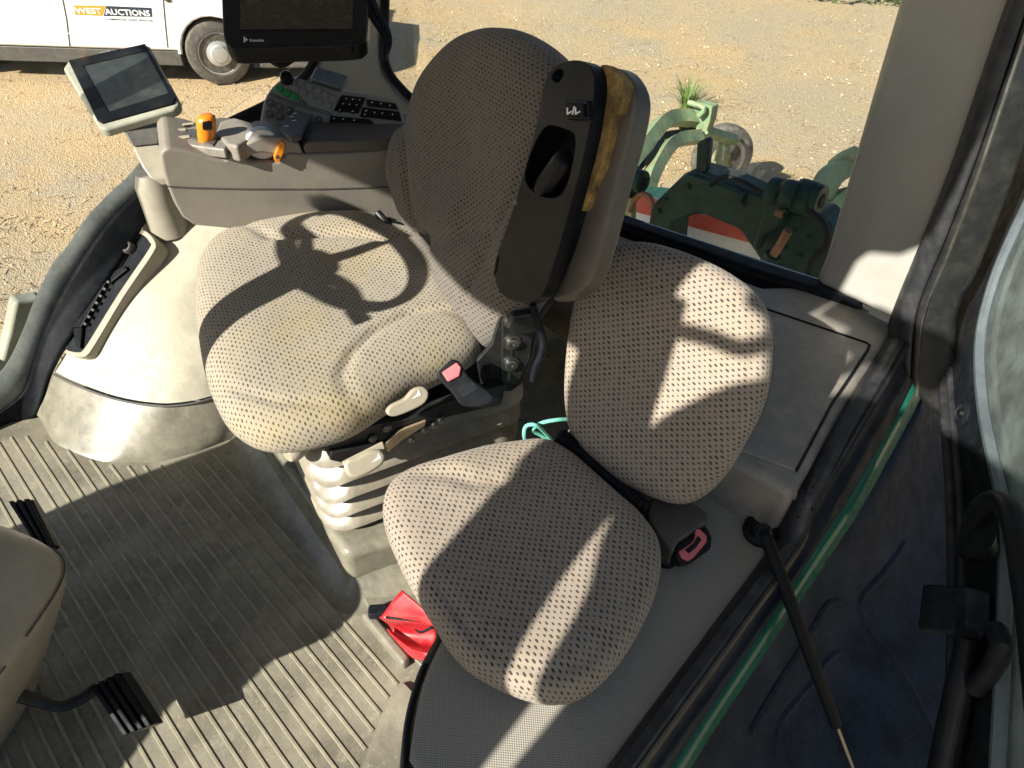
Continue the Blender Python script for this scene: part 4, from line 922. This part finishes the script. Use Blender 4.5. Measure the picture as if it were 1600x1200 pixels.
# ================================================================== LOOSE THINGS ON THE FLOOR
red=thing('plastic_scoop',Z(645,1010,.02),'bright red folded plastic piece with dark stripes under the passenger seat front','plastic piece')
k=NB('red_plastic_with_stripes'); M['redp']=M['red']
r_top=[(628,922),(640,935),(662,962),(690,985),(720,1000)]
ra=[Z(628,922,.16),Z(665,955,.16),Z(700,1000,.16)]
rb=[Z(597,962,.10),Z(634,968,.115),Z(680,975,.12)]
rc=[Z(598,985,.075),Z(635,1003,.085),Z(682,1002,.10)]
rd=[Z(618,1000,.05),Z(646,1028,.04),Z(672,1031,.045)]
re_=[Z(640,985,.02),Z(662,1005,.02),Z(690,1010,.02)]
rb2=[p-UP*.006+Vector((-.004,-.004,0)) for p in rb]
rin=[Z(608,976,.045),Z(640,984,.05),Z(682,984,.06)]; rin2=[Z(614,990,.035),Z(642,1004,.035),Z(680,1006,.04)]
rlip=[Z(604,982,.055),Z(640,1012,.05),Z(672,1024,.05)]; rlo=[Z(618,1000,.03),Z(646,1028,.02),Z(672,1032,.02)]
loft('scoop_shell',[ra,[a.lerp(b,.5)+UP*.004 for a,b in zip(ra,rb)],rb,rb2,rin,rin2,rlip,rlo],M['red'],red,n=16,res=44,solid=.003,off=0)
loft('stripe',[[Z(603,963,.106),Z(634,966.5,.118),Z(668,971,.123)],[Z(603,966.5,.105),Z(634,970,.117),Z(668,974,.122)]],M['rubber'],red,n=8,solid=.002,off=0)
loft('stripe',[[Z(648,982,.112),Z(658,986,.110),Z(676,977,.118)],[Z(650,986,.108),Z(659,990,.107),Z(677,982,.116)]],M['rubber'],red,n=8,solid=.002,off=0)
hb=thing('hole_block',Z(592,960,.02),'small black block put in for a dark hole in the floor beside the red piece','rubber block')
box('block',Z(592,957,.028),.045,.028,.03,M['rubber'],hb,rz=.9,bevel=.006)  # black block stands in for a dark hole in the floor
tag(tube('cord',[Z(a,b,z) for a,b,z in [(824,700,.33),(819,680,.38),(822,666,.40),(836,664,.41),(850,675,.38),(862,690,.34),(845,680,.36),(832,672,.38),(846,661,.40),(870,656,.41),(890,655,.40)]],.0042,M['cord'],None,n=8,res=60),'thin teal cord looped between the two seats','cord')

# ================================================================== STEERING COLUMN, WHEEL AND PEDALS
col_=thing('steering_column',(-1.05,-.25,0),'smooth beige steering column cover at the left edge of the floor','steering column')
def osec(c,a,b,z,n=28,p=2.6,tw=0):
    out=[]
    for i in range(n):
        q=2*math.pi*i/n; cx,sx=math.cos(q),math.sin(q)
        x=a*math.copysign(abs(cx)**(2/p),cx); y=b*math.copysign(abs(sx)**(2/p),sx)
        out.append(Vector((c[0]+x*math.cos(tw)-y*math.sin(tw),c[1]+x*math.sin(tw)+y*math.cos(tw),z)))
    return out
CC=[((-1.13,-.30),.115,.12,.0),((-1.11,-.275),.14,.14,.12),((-1.078,-.235),.170,.160,.28),((-1.062,-.222),.182,.166,.36),((-1.07,-.228),.168,.155,.42),((-1.087,-.24),.140,.13,.475),((-1.12,-.25),.10,.10,.525),((-1.17,-.265),.07,.07,.60),((-1.20,-.26),.05,.05,.86)]
loft('column_cover',[osec(c,a,b,z,n=40,p=4.2,tw=R(38)) for c,a,b,z in CC],M['beige'],col_,closed=True,n=0,res=60,caps=True,ang=80)
tube('cover_seam',[p+Vector((.001,.001,0)) for p in osec(CC[3][0],.1832,.1672,.366,80,p=4.2,tw=R(38))],.0016,M['dgrey'],col_,n=6)
# steering wheel (stands just outside the picture, its shadow lies on the seat)
WC=Vector((-1.335,-.08,1.12)); tau=R(15); wu=Ls; wv=Rs*math.cos(tau)-UP*math.sin(tau); wn=wu.cross(wv)
if wn.z<0: wn=-wn
sw_=thing('steering_wheel',WC,'black steering wheel with spokes and spinner knob above the column','steering wheel')
tube('wheel_rim',[WC+wu*.225*math.cos(q*6.2832/48)+wv*.225*math.sin(q*6.2832/48) for q in range(49)],.016,M['black'],sw_,n=12,cap=False)
hub=WC-wn*.06-wu*.01
lathe('wheel_hub',hub,wn,[(.05,-.02),(.06,0),(.055,.02),(.03,.03)],M['black'],sw_,n=24)
for ang in (100,215,335):
    e=WC+wu*.22*math.cos(R(ang))+wv*.22*math.sin(R(ang)); tube('spoke',[hub,hub.lerp(e,.6)+wn*.01,e],[.020,.016,.014],M['black'],sw_,n=10,res=8,flat=.5)
kb_=WC+wu*-.21+wv*-.09
lathe('spinner_knob',kb_,wn,[(.012,0),(.012,.02),(.028,.03),(.03,.05),(.02,.07)],M['black'],sw_,n=18)
tube('column_shaft',[hub,Vector((-1.22,-.255,.84))],.045,M['black'],sw_,n=14)
tube('stalk',[hub-wn*.04,hub-wn*.02+wu*.12+wv*.04,hub+wu*.2+wv*.06],[.006,.006,.006],M['black'],sw_,n=8,res=10)
tube('stalk_tip',[hub+wu*.195+wv*.058,hub+wu*.25+wv*.075],[.010,.012],M['black'],sw_,n=10)
def pedal(name,label,fr,px,d,n,arm):
    t=thing(name,fr.o,label,'pedal')
    a,b,c,e=[Vector(q) for q in fr.px(px)]
    prism('pedal_plate',fr,[tuple(a),tuple(b),tuple(c),tuple(e)],-d,-.004,M['metalblk'],t,bevel=.003)
    for i in range(n):
        f0,f1=(i+.18)/n,(i+.82)/n
        prism('tread_bar',fr,[tuple(a.lerp(b,f0)),tuple(a.lerp(b,f1)),tuple(e.lerp(c,f1)),tuple(e.lerp(c,f0))],-.004,.004,M['rubber'],t,bevel=.002)
    if arm: tube('pedal_arm',arm,.013,M['metalblk'],t,n=10,res=20,flat=.6)
    return t
FPd=Frame(Z(185,1095,.10),Z(215,1140,.09)-Z(160,1060,.11),Vector((.3,.5,.25)))
if FPd.n.dot(EYE-FPd.o)<0: FPd.n=-FPd.n
pedal('brake_pedal','black ribbed pedal with a bent arm standing on the lit floor at bottom left',FPd,[(140,1073),(187,1050),(240,1132),(192,1150)],.03,4,[Z(150,1075,.08),Z(125,1092,.075),Z(95,1102,.08),Z(60,1094,.10),Z(20,1085,.14)])
FPe=Frame(Z(50,825,.16),Z(78,860,.15)-Z(18,785,.17),Vector((.3,.5,.2)))
if FPe.n.dot(EYE-FPe.o)<0: FPe.n=-FPe.n
pedal('accelerator_pedal','long narrow black pedal half hidden behind the beige column cover',FPe,[(12,784),(48,779),(84,852),(66,868)],.02,3,None)

# ================================================================== OPEN DOOR, REAR MUDGUARD, GAS STRUT
BD=R(27); HG=Vector((-.15,1.62,.0))
FDo=Frame(HG,Vector((math.sin(BD),-math.cos(BD),0)),UP)
if FDo.n.dot(EYE-HG)<0: FDo.n=-FDo.n
door=thing('cab_door',HG,'open glass cab door with black rubber edge and curved grab handle at the right','door')
outp=[(1640,10),(1600,95),(1560,200),(1520,310),(1492,415),(1478,500),(1478,600),(1484,700),(1491,800),(1495,930),(1494,1060),(1490,1260)]
inp=[(1680,190),(1625,290),(1590,360),(1560,430),(1540,500),(1534,560),(1540,640),(1556,720),(1572,800),(1575,900),(1570,1060),(1560,1260)]
O_=FDo.px(outp); I_=FDo.px(inp)
so_=[Vector((a,b,0)) for a,b in O_]; si_=[Vector((a,b,0)) for a,b in I_]
so_=smooth(so_,50,False); si_=smooth(si_,50,False)
vs=[];
loft('door_frame',[[FDo.w(p.x,p.y,-.03) for p in so_],[FDo.w(p.x,p.y,.004) for p in so_],[FDo.w(p.x*.8+q.x*.2,p.y*.8+q.y*.2,.012) for p,q in zip(so_,si_)],[FDo.w(p.x,p.y,.006) for p in si_],[FDo.w(p.x,p.y,-.02) for p in si_]],M['rubber'],door,ang=30)
tube('door_seal',[FDo.w(p.x*.85+q.x*.15,p.y*.85+q.y*.15,.016) for p,q in zip(so_,si_)],.011,M['seal'],door,n=8)
tube('door_seal',[FDo.w(p.x*.68+q.x*.32,p.y*.68+q.y*.32,.014) for p,q in zip(so_,si_)],.007,M['seal'],door,n=8)
tube('glazing_bead',[FDo.w(p.x,p.y,.004) for p in si_],.011,M['glaze'],door,n=8)
ip=[(p.x,p.y) for p in si_]; 
far=[(ip[-1][0]+.75,ip[-1][1]),(ip[-1][0]+.75,ip[0][1]+.1),(ip[0][0],ip[0][1]+.1)]
prism('door_pane',FDo,[(x-.004,y) for x,y in ip]+far,-.010,-.006,M['doorglass'],door,sm=False)
q=FDo.px([(1512,648)])[0]
lt=lathe('latch_cup',FDo.w(q[0],q[1],.006),FDo.n,[(.030,0),(.030,.006),(.022,.010),(.019,.003)],M['rubber'],door,n=28)
lathe('latch_pin',FDo.w(q[0],q[1],.006),FDo.n,[(.009,0),(.009,.012),(.005,.014)],M['steel'],lt,n=16)
def dr(a,b,d): f=Frame(FDo.w(0,0,d),FDo.u,FDo.v); x,y=f.px([(a,b)])[0]; return f.w(x,y,0)
hd=tube('grab_handle',[dr(1512,862,.012),dr(1517,838,.03),dr(1528,806,.05),dr(1548,784,.06),dr(1572,790,.06),dr(1588,830,.06),dr(1600,900,.06),dr(1612,980,.06),dr(1625,1100,.06),dr(1640,1240,.06)],[.018,.018,.018,.018,.018,.018,.018,.018,.018,.018],M['black'],door,n=18,res=60)
loft('handle_base',[[dr(a,b,.01) for a,b in [(1495,842),(1520,820),(1558,838),(1562,872),(1535,880),(1505,874)]],[dr(a,b,.03) for a,b in [(1500,845),(1522,812),(1552,830),(1556,866),(1532,876),(1508,868)]],[dr(a,b,.05) for a,b in [(1512,838),(1530,800),(1552,800),(1556,840),(1535,866),(1518,860)]]],M['black'],door,closed=True,caps=True,n=24,res=8,ang=60)
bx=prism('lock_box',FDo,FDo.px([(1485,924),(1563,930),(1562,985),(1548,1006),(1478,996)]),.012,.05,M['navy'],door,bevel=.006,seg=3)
prism('box_clip',FDo,FDo.px([(1548,985),(1556,985),(1556,1008),(1546,1008)]),.03,.054,M['rubber'],bx,bevel=.002)
tube('door_tube',[dr(1512,1000,.035),dr(1505,1040,.035),dr(1492,1110,.035),dr(1476,1190,.035),dr(1460,1280,.035)],[.017,.021,.022,.022,.022],M['black'],door,n=18,res=24)
tube('elbow',[dr(1556,985,.03),dr(1566,1010,.035),dr(1552,1040,.03),dr(1525,1075,.02)],.016,M['rubber'],door,n=12,res=20)

mg=thing('rear_mudguard',Vector((.05,1.1,.0)),'dark moulded plastic rear mudguard outside the cab door sill','mudguard')
gr=[[p+Vector((-.02,0,-.02)) for p in E5],
    [Z(a,b,z) for a,b,z in [(1452,600,.30),(1430,660,.26),(1372,790,.20),(1335,855,.16),(1300,930,.08),(1215,1070,.02),(1165,1150,0),(1130,1210,-.02),(1050,1340,-.05)]],
    [Z(a,b,z) for a,b,z in [(1470,620,.20),(1455,680,.17),(1415,800,.10),(1385,870,.06),(1355,950,.0),(1290,1090,-.06),(1255,1160,-.08),(1225,1220,-.10),(1150,1350,-.12)]],
    [Z(a,b,z) for a,b,z in [(1500,640,.12),(1492,700,.09),(1470,810,.02),(1455,880,-.02),(1440,960,-.07),(1400,1100,-.12),(1380,1170,-.14),(1360,1230,-.16),(1300,1360,-.18)]],
    [Z(a,b,z) for a,b,z in [(1545,660,.05),(1545,730,.02),(1540,830,-.05),(1535,900,-.09),(1530,980,-.14),(1510,1120,-.2),(1500,1190,-.22),(1490,1250,-.24),(1450,1380,-.26)]],
    [Z(a,b,z) for a,b,z in [(1680,700,-.1),(1680,780,-.12),(1680,880,-.2),(1680,950,-.24),(1680,1030,-.28),(1680,1180,-.34),(1680,1250,-.36),(1680,1310,-.38),(1680,1440,-.4)]]]
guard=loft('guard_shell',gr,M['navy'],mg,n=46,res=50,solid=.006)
from mathutils.bvhtree import BVHTree
def bvh(o):
    me=o.data; L=root_loc(o.parent); return BVHTree.FromPolygons([v.co+L for v in me.vertices],[p.vertices[:] for p in me.polygons])
BV=bvh(guard)
def on_guard(a,b):
    h=BV.ray_cast(EYE,ray(a,b).normalized()); return h[0]-UP*.0085 if h[0] else Z(a,b,0)
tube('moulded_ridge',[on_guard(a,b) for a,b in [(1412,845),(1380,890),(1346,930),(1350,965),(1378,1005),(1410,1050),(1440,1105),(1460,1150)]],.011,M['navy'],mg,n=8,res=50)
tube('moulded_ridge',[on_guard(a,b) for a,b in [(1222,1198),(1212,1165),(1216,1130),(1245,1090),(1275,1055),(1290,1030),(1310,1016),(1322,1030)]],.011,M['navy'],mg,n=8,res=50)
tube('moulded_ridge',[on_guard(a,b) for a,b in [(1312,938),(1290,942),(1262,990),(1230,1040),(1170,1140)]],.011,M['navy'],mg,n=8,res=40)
strut=thing('gas_strut',Z(1190,826,.36),'black gas strut reaching from the sill to the open door','gas strut')
sa=Z(1194,832,.45); sb=PL(1345,1235,HG,FDo.n)
def sl(a,b): 
    # nearest point of the strut axis to the sight line through a photo pixel
    d=ray(a,b).normalized(); u_=(sb-sa).normalized(); w0=sa-EYE; B=u_.dot(d); D=u_.dot(w0); E_=d.dot(w0); return sa+u_*((B*E_-D)/(1-B*B))
lathe('ball_socket',Z(1188,830,.352),Vector((.1,-.1,1)),[(.033,-.006),(.034,.006),(.028,.012),(.020,.008)],M['rubber'],strut,n=28)
lathe('ball_joint',Z(1188,830,.352),(sa-Z(1188,830,.352)),[(.010,0),(.011,.07),(.016,.08),(.016,.10),(.011,.112)],M['black'],strut,n=16)
s1_=sl(1300,1098); s2_=sl(1314,1130)
tube('strut_body',[sa,sa.lerp(s1_,.06),s1_],[.010,.0125,.0125],M['strut'],strut,n=16)
tube('strut_collar',[s1_,s2_],[.0125,.0118],M['strut'],strut,n=16)
tube('strut_rod',[s2_,sb],.0045,M['steel'],strut,n=12)

# ================================================================== OUTSIDE: DUSTY STEP BY THE RIGHT WINDOW
stp=thing('front_mudguard',XP(20,560,-2.25),'dusty pale grey mudguard edge outside the right window','mudguard')
FXs=Frame((-2.2,0,0),(0,1,0),(0,0,1))
prism('guard_edge',FXs,FXs.px([(24,472),(46,470),(66,466),(68,480),(56,505),(48,540),(30,570),(4,585),(-60,625),(-60,560),(2,565),(14,520)]),-.06,.0,M['beamdust'],stp,bevel=.012)
prism('guard_face',FXs,FXs.px([(66,466),(72,480),(70,520),(60,570),(50,600),(0,645),(-60,670),(-60,620),(4,585),(30,570),(48,540),(56,505)]),-.10,-.02,M['frame_dust'],stp,bevel=.01)

# ================================================================== VAN
vA,vB=Z(0,72,GZ+.36),Z(262,80,GZ+.36)
VD=(vB-vA); VD.z=0; VD.normalize()
wc_=PL(341,79,vA,VD.cross(UP)); FVn=Frame((wc_.x,wc_.y,GZ),VD,UP)
if FVn.n.dot(EYE-FVn.o)<0: FVn.n=-FVn.n
WR=.34
van=thing('parked_van',FVn.o,'white work van with an orange and navy auction sign on its door','van')
arch=[(WR*1.22*math.cos(q*math.pi/12),WR*1.0+WR*1.22*math.sin(q*math.pi/12)) for q in range(0,13)]
def vprof(): 
    p=[(.98,.30),(1.0,.62),(.95,.92),(.85,1.02),(.10,1.20),(-.62,1.88),(-.9,1.95),(-4.2,1.95),(-4.35,1.8),(-4.4,.9),(-4.38,.36)]
    p+= [(-3.55,.36)]+[(-3.12+a,b) for a,b in [(-WR*1.2,.36)]]
    ar=[(-3.05-a,b) for a,b in arch if b>.36]; p=p[:-1]+ [(-3.05-WR*1.22,.36)]+ar[::1]+[(-3.05+WR*1.22,.36)]
    p+= [(-WR*1.22,.36)]+[(-a,b) for a,b in arch if b>.36]+[(WR*1.22,.36)]
    return p
body=prism('body',FVn,vprof(),-1.75,0,M['white'],van,bevel=.04,seg=3)
prism('sill',FVn,[(-WR*1.25,.20),(-WR*1.25,.355),(-2.6,.355),(-2.6,.20)],-1.7,-.02,M['dgrey'],van,bevel=.01)
prism('underbody',FVn,[(.85,.16),(.85,.32),(-4.2,.32),(-4.2,.16)],-1.6,-.16,M['rubber'],van)
prism('front_bumper',FVn,[(WR*1.24,.20),(1.02,.22),(1.06,.50),(.99,.56),(WR*1.24,.50)],-1.76,.008,M['dgrey'],van,bevel=.03)
wl=prism('side_window',FVn,[(-.02,1.20),(-.55,1.70),(-1.05,1.70),(-1.05,1.20)],-.01,.004,M['black'],van,bevel=.01)
prism('windscreen',Frame(FVn.w(.10,1.2,-.9),FVn.n,FVn.w(-.62,1.88,0)-FVn.w(.10,1.20,0)),[(-.75,.05),(.75,.05),(.70,.92),(-.70,.92)],-.006,.006,M['black'],van)
def seam(px): tube('door_gap',[FVn.w(a,b,.0015) for a,b in FVn.px(px)],.006,M['dgrey'],van,n=6)
seam([(92,-40),(98,0),(104,30),(109,72)]); seam([(250,-40),(255,0),(258,35),(262,74)])
tube('body_crease',[FVn.w(a,b,.0) for a,b in FVn.px([(-80,44),(0,46),(100,52),(180,55),(250,56)])],.008,M['white'],van,n=6)
for s0 in (0,-3.05):
    tube('arch_lip',[FVn.w(s0+a*1.0,b,.004) for a,b in arch],.022,M['white'],van,n=8)
    prism('arch_liner',FVn,[(s0+a*.98,b) for a,b in arch],-.5,-.14,M['rubber'],van,sm=False)
def wheel(s0,yaw,d):
    c=FVn.w(s0,WR,d); ax=(FVn.n*math.cos(yaw)+FVn.u*math.sin(yaw))
    ty=lathe('wheel',c,ax,[(.20,-.2),(.30,-.205),(.335,-.185),(.342,-.15),(.342,-.05),(.335,-.015),(.30,0),(.235,.004),(.225,-.01)],M['tyre'],van,n=48)
    lathe('rim',c,ax,[(.228,-.03),(.228,-.008),(.215,-.004),(.205,-.02),(.19,-.03),(.15,-.016),(.12,-.004),(.10,.002),(.085,.03),(.06,.034),(.02,.036)],M['rim'],ty,n=48)
    a_=ax.orthogonal().normalized(); b_=ax.cross(a_)
    for k_ in range(14):
        q=k_/14*6.283; lathe('rim_hole',c+ax*-.0225+(a_*math.cos(q)+b_*math.sin(q))*.172,ax,[(.015,-.002),(.015,.004)],M['rubber'],ty,n=8,sm=False)
    return ty
wheel(0,.36,-.02); wheel(-3.05,0,-.03)
for dd in (-1.5,):
    for s0 in (0,-3.05): lathe('wheel',FVn.w(s0,WR,-1.72),FVn.n,[(.2,-.0),(.335,.0),(.342,.03),(.342,.18),(.2,.2)],M['tyre'],van,n=32)
lathe('fuel_flap',FVn.w(*FVn.px([(262,-2)])[0],.0),FVn.n,[(.035,0),(.035,.01),(.02,.02)],M['dgrey'],van,n=16)
sg=prism('sign_panel',FVn,FVn.px([(115,8.2),(164.5,9.0),(160,24.5),(118,22.8)]),.0005,.003,M['lblorange'],van,sm=False)
prism('sign_panel',FVn,FVn.px([(166,9.2),(236.5,12.2),(238,26.2),(162,24.8)]),.0005,.003,M['lblnavy'],van,sm=False)
def fit(a,b): 
    p,q=Vector(FVn.px([a])[0]),Vector(FVn.px([b])[0]); return (q-p)
def ptext(body,p0,p1,h,mat,bold):
    a=Vector(FVn.px([p0])[0]); b=Vector(FVn.px([p1])[0]); L_=(b-a).length
    e=(b-a).normalized(); f=Frame(FVn.w(a.x,a.y,0),FVn.u*e.x+FVn.v*e.y,FVn.v)
    if f.n.dot(FVn.n)<0: f.n=-f.n
    text('lettering',body,f,None,(0,0),h,mat,sg,.0045,wid=L_,bold=bold)
hpx=(Vector(FVn.px([(200,12)])[0])-Vector(FVn.px([(200,23)])[0])).length
ptext('WEST',(119,20.6),(160.5,21.6),hpx*.80,M['prt'],.0022)
ptext('AUCTIONS',(165,22.3),(235.5,25),hpx*.80,M['prt'],.0022)
ptext('COMMERCIAL ASSET SERVICES',(165,31),(239,33.5),hpx*.26,M['lblnavy'],.0004)

# ================================================================== IMPLEMENT BEHIND THE TRACTOR
imp=thing('mounted_implement',Vector((-1.4,3.2,GZ)),'green mounted farm implement with a shade-darkened headstock and a small wheel seen behind the cab','farm implement')
FI=Frame((0,2.75,0),(1,0,0),(0,0,1))
if FI.n.y>0: FI.n=-FI.n
def ip_(px,d0,d1,m,name,par=imp,**k): return prism(name,FI,FI.px(px),d0,d1,m,par,**k)
ip_([(1004,400),(1009,369),(1016,322),(1066,273),(1082,266),(1131,281),(1191,308),(1215,330),(1281,334),(1302,360),(1297,400),(1275,445),(1200,430),(1178,394),(1153,359),(1097,336),(1081,337),(1050,350),(1047,378),(1046,420)],-.16,0,M['impshade'],'headstock',bevel=.02)
ip_([(1068,276),(1078,268),(1128,284),(1170,302),(1162,316),(1100,292)],.0,.03,M['impshade'],'top_plate',bevel=.01)
def pin(px,py,r,l,y=2.72,m='impshade',nm='linkage_eye'):
    c=YP(px,py,y); lathe('pin_end',c+Vector((l/2+.001,0,.06*l)),(1,0,.12),[(r*.45,0),(r*.45,.006),(r*.3,.008)],M['rubber'],imp,n=16); return lathe(nm,c-Vector((l/2,0,0)),(1,0,.12),[(r*.5,-.002),(r*.95,0),(r,.012),(r,l-.012),(r*.95,l),(r*.5,l+.002)],M[m],imp,n=24)
pin(1212,302,.062,.05); pin(1236,304,.055,.05,2.68); pin(1258,310,.070,.07); pin(1276,312,.060,.04)
ip_([(1210,300),(1232,292),(1244,318),(1232,345),(1208,360),(1196,385),(1190,372),(1202,335)],.02,.08,M['impshade'],'link_arm',bevel=.015)
pin(1218,334,.016,.03,2.66,'rust','pin_head')
pin(966,276,.075,.05); pin(982,284,.08,.06); pin(1000,284,.055,.04)
ip_([(974,300),(992,302),(990,355),(978,350)],-.02,.02,M['impgreen'],'side_plate',bevel=.006)
tube('hose',[YP(a,b,2.7) for a,b in [(985,330),(992,312),(1004,303),(1016,310),(1018,325)]],.014,M['rust'],imp,n=10,res=20)
ip_([(1084,268),(1086,224),(1102,216),(1106,224),(1102,268),(1094,274)],-.05,-.01,M['impshade'],'lever_plate',bevel=.01)
for a,b in [(1030,330),(1040,310),(1076,292),(1120,300),(1160,318),(1240,360),(1262,372),(1225,385),(1250,400),(1190,350)]:
    c=FI.px([(a,b)])[0]; lathe('bolt',FI.w(c[0],c[1],.0),FI.n,[(.017,0),(.017,.006),(.011,.007),(.011,.016)],M['impshade'],imp,n=6,sm=False)
tube('ram_rod',[YP(a,b,2.6) for a,b in [(1232,360),(1218,384),(1204,405)]],.018,M['rust'],imp,n=12)
tube('ram_body',[YP(a,b,2.6) for a,b in [(1208,398),(1180,440)]],.034,M['impshade'],imp,n=14)
tube('hose',[YP(a,b,2.62) for a,b in [(1265,330),(1288,350),(1292,380),(1270,405),(1262,430)]],.013,M['rubber'],imp,n=8,res=20)
tube('hose',[YP(a,b,2.7) for a,b in [(1110,290),(1130,276),(1160,284),(1190,300),(1206,312)]],.010,M['rubber'],imp,n=8,res=20)
# red and white marker board low behind the headstock
FBd=Frame(YP(1110,370,3.05),(.985,.17,0),(0,.25,.97))
if FBd.n.y>0: FBd.n=-FBd.n
brd=thing('marker_board',YP(1110,370,3.05),'red and white warning board low behind the shade-darkened green headstock','warning board')
prism('board',FBd,FBd.px([(975,316),(1000,303),(1300,398),(1300,470),(960,400)]),-.03,0,M['brdwhite'],brd,bevel=.004)
prism('stripe',FBd,FBd.px([(978,316),(1000,303),(1300,398),(1300,414),(975,326)]),.0005,.004,M['brdred'],brd,sm=False)
prism('stripe',FBd,FBd.px([(962,352),(1075,378),(1180,408),(1300,440),(1300,470),(960,400)]),.0005,.004,M['brdred'],brd,sm=False)
# pale green curved arms reaching back to the wheel
def armbar(pts,r,m,name='frame_arm'):
    P_=[YP(a,b,y) for a,b,y in pts]; return tube(name,P_,r,m,imp,n=4,res=24,up=(0,0,1),ang=30)
armbar([(972,280,3.9),(980,258,4.0),(1005,228,4.3),(1035,192,4.7),(1060,184,5.0),(1090,186,5.2)],.075,M['impgreen'])
armbar([(1008,318,3.9),(1012,292,4.0),(1022,265,4.2),(1042,232,4.5),(1062,218,4.8),(1092,214,5.1)],.065,M['impgreen'])
armbar([(998,262,4.1),(1020,240,4.3),(1036,214,4.6),(1060,208,4.9)],.03,M['rubber'],'hose_run')
FI2=Frame((0,5.15,0),(1,0,0),(0,0,1))
if FI2.n.y>0: FI2.n=-FI2.n
prism('wheel_bracket',FI2,FI2.px([(1080,164),(1090,160),(1113,166),(1109,190),(1100,216),(1090,221),(1086,200)]),-.10,0,M['impgreen'],imp,bevel=.012)
tube('bracket_handle',[YP(a,b,5.1) for a,b in [(1076,160),(1096,166),(1100,172),(1092,182)]],.022,M['impgreen'],imp,n=8,res=12)
prism('bracket_plate',FI2,FI2.px([(1062,196),(1078,194),(1082,206),(1064,210)]),-.06,.02,M['rubber'],imp,bevel=.006)
wz=Z(1128,244,GZ+.29); wax=Vector((.90,-.42,.06)).normalized()
tw=lathe('support_wheel',wz,wax,[(.15,-.10),(.24,-.105),(.285,-.075),(.295,-.03),(.295,.03),(.283,.075),(.24,.10),(.175,.092)],M['tyre'],imp,n=40)
lathe('wheel_disc',wz+wax*.02,wax,[(.185,0),(.185,.075),(.155,.082),(.11,.03),(.04,.04)],M['dirtrim'],tw,n=30)
prism('wheel_fork',Frame(wz+wax*.13,Vector((.2,.98,0)),UP),[(-.20,-.04),(-.06,-.14),(.02,-.03),(-.10,.24),(-.22,.22)],-.012,.012,M['impgreen'],imp,bevel=.004)
tube('axle',[wz-wax*.1,wz+wax*.15],.03,M['rust'],imp,n=12)
tube('fork_stem',[wz+wax*.13+UP*.2,YP(1098,205,5.15)],.05,M['impgreen'],imp,n=4)
# second bank of arms further right
armbar([(1282,310,4.0),(1290,288,4.05),(1302,272,4.15),(1322,262,4.3),(1345,258,4.5)],.075,M['impgreen'])
armbar([(1292,336,4.0),(1300,322,4.05),(1318,308,4.15),(1345,300,4.4)],.07,M['impgreen'])
tube('arm_clamp',[YP(a,b,4.3) for a,b in [(1302,262),(1318,250),(1340,240)]],.05,M['impgreen'],imp,n=6,res=8)
tube('cross_beam',[YP(960,300,3.8),YP(1290,330,3.8)],.06,M['impshade'],imp,n=4)

# ================================================================== WEED AND HEDGE
def leaf_tuft(name,base,n,h,spread,label,cat,wd=.02):
    rnd=random.Random(5); vs=[];fs=[]
    for i in range(n):
        a=rnd.random()*6.283; le=h*rnd.uniform(.5,1); out=spread*rnd.uniform(.2,1); b=len(vs)
        d=Vector((math.cos(a),math.sin(a),0)); s=Vector((-d.y,d.x,0))
        c0=base+d*rnd.random()*spread*.3
        for t,wt in ((0,.6),(.4,1),(.75,.7),(1,.05)):
            c=c0+d*out*t*t+UP*le*t; vs+= [c-s*wd*wt*.5,c+s*wd*wt*.5]
        for j in range(3): fs.append((b+2*j,b+2*j+1,b+2*j+3,b+2*j+2))
    return tag(mk(name,vs,fs,M['leaf'],sm=False),label,cat)
leaf_tuft('weed_tuft',Z(1072,172,GZ),120,.36,.30,'green grassy weed growing in the sand behind the implement','weed',.010)
rnd=random.Random(11); vs=[];fs=[]
hb0=Z(1300,4,GZ); hb1=Z(1480,16,GZ); hd_=(hb1-hb0); hl_=hd_.length; hd_.normalize(); hn=Vector((-hd_.y,hd_.x,0)); hn=hn if hn.y>0 else -hn
for i in range(7000):
    t=rnd.uniform(-.3,3.0); dp=rnd.random()*1.6; zz=rnd.random()**.8*2.2
    zmax=2.2*(.75+.25*noise.noise(Vector((t*2,0,0))))*min(1,.3+dp); zz*=zmax/2.2
    c=hb0+hd_*t*hl_+hn*(dp-.1+.25*noise.noise(Vector((t*5,zz*2,1))))+UP*zz
    a=Vector((rnd.gauss(0,1),rnd.gauss(0,1),rnd.gauss(0,1))).normalized(); b_=a.orthogonal().normalized(); s=rnd.uniform(.03,.075); b=len(vs)
    vs+= [c-a*s,c+b_*s*.5,c+a*s,c-b_*s*.5]; fs.append((b,b+1,b+2,b+3))
tag(mk('hedge',vs,fs,plastic('hedge_leaf',(.05,.095,.03),.6,.35,bump=0,sc=1.2),sm=False),'dark green leafy hedge at the far edge of the yard','hedge')
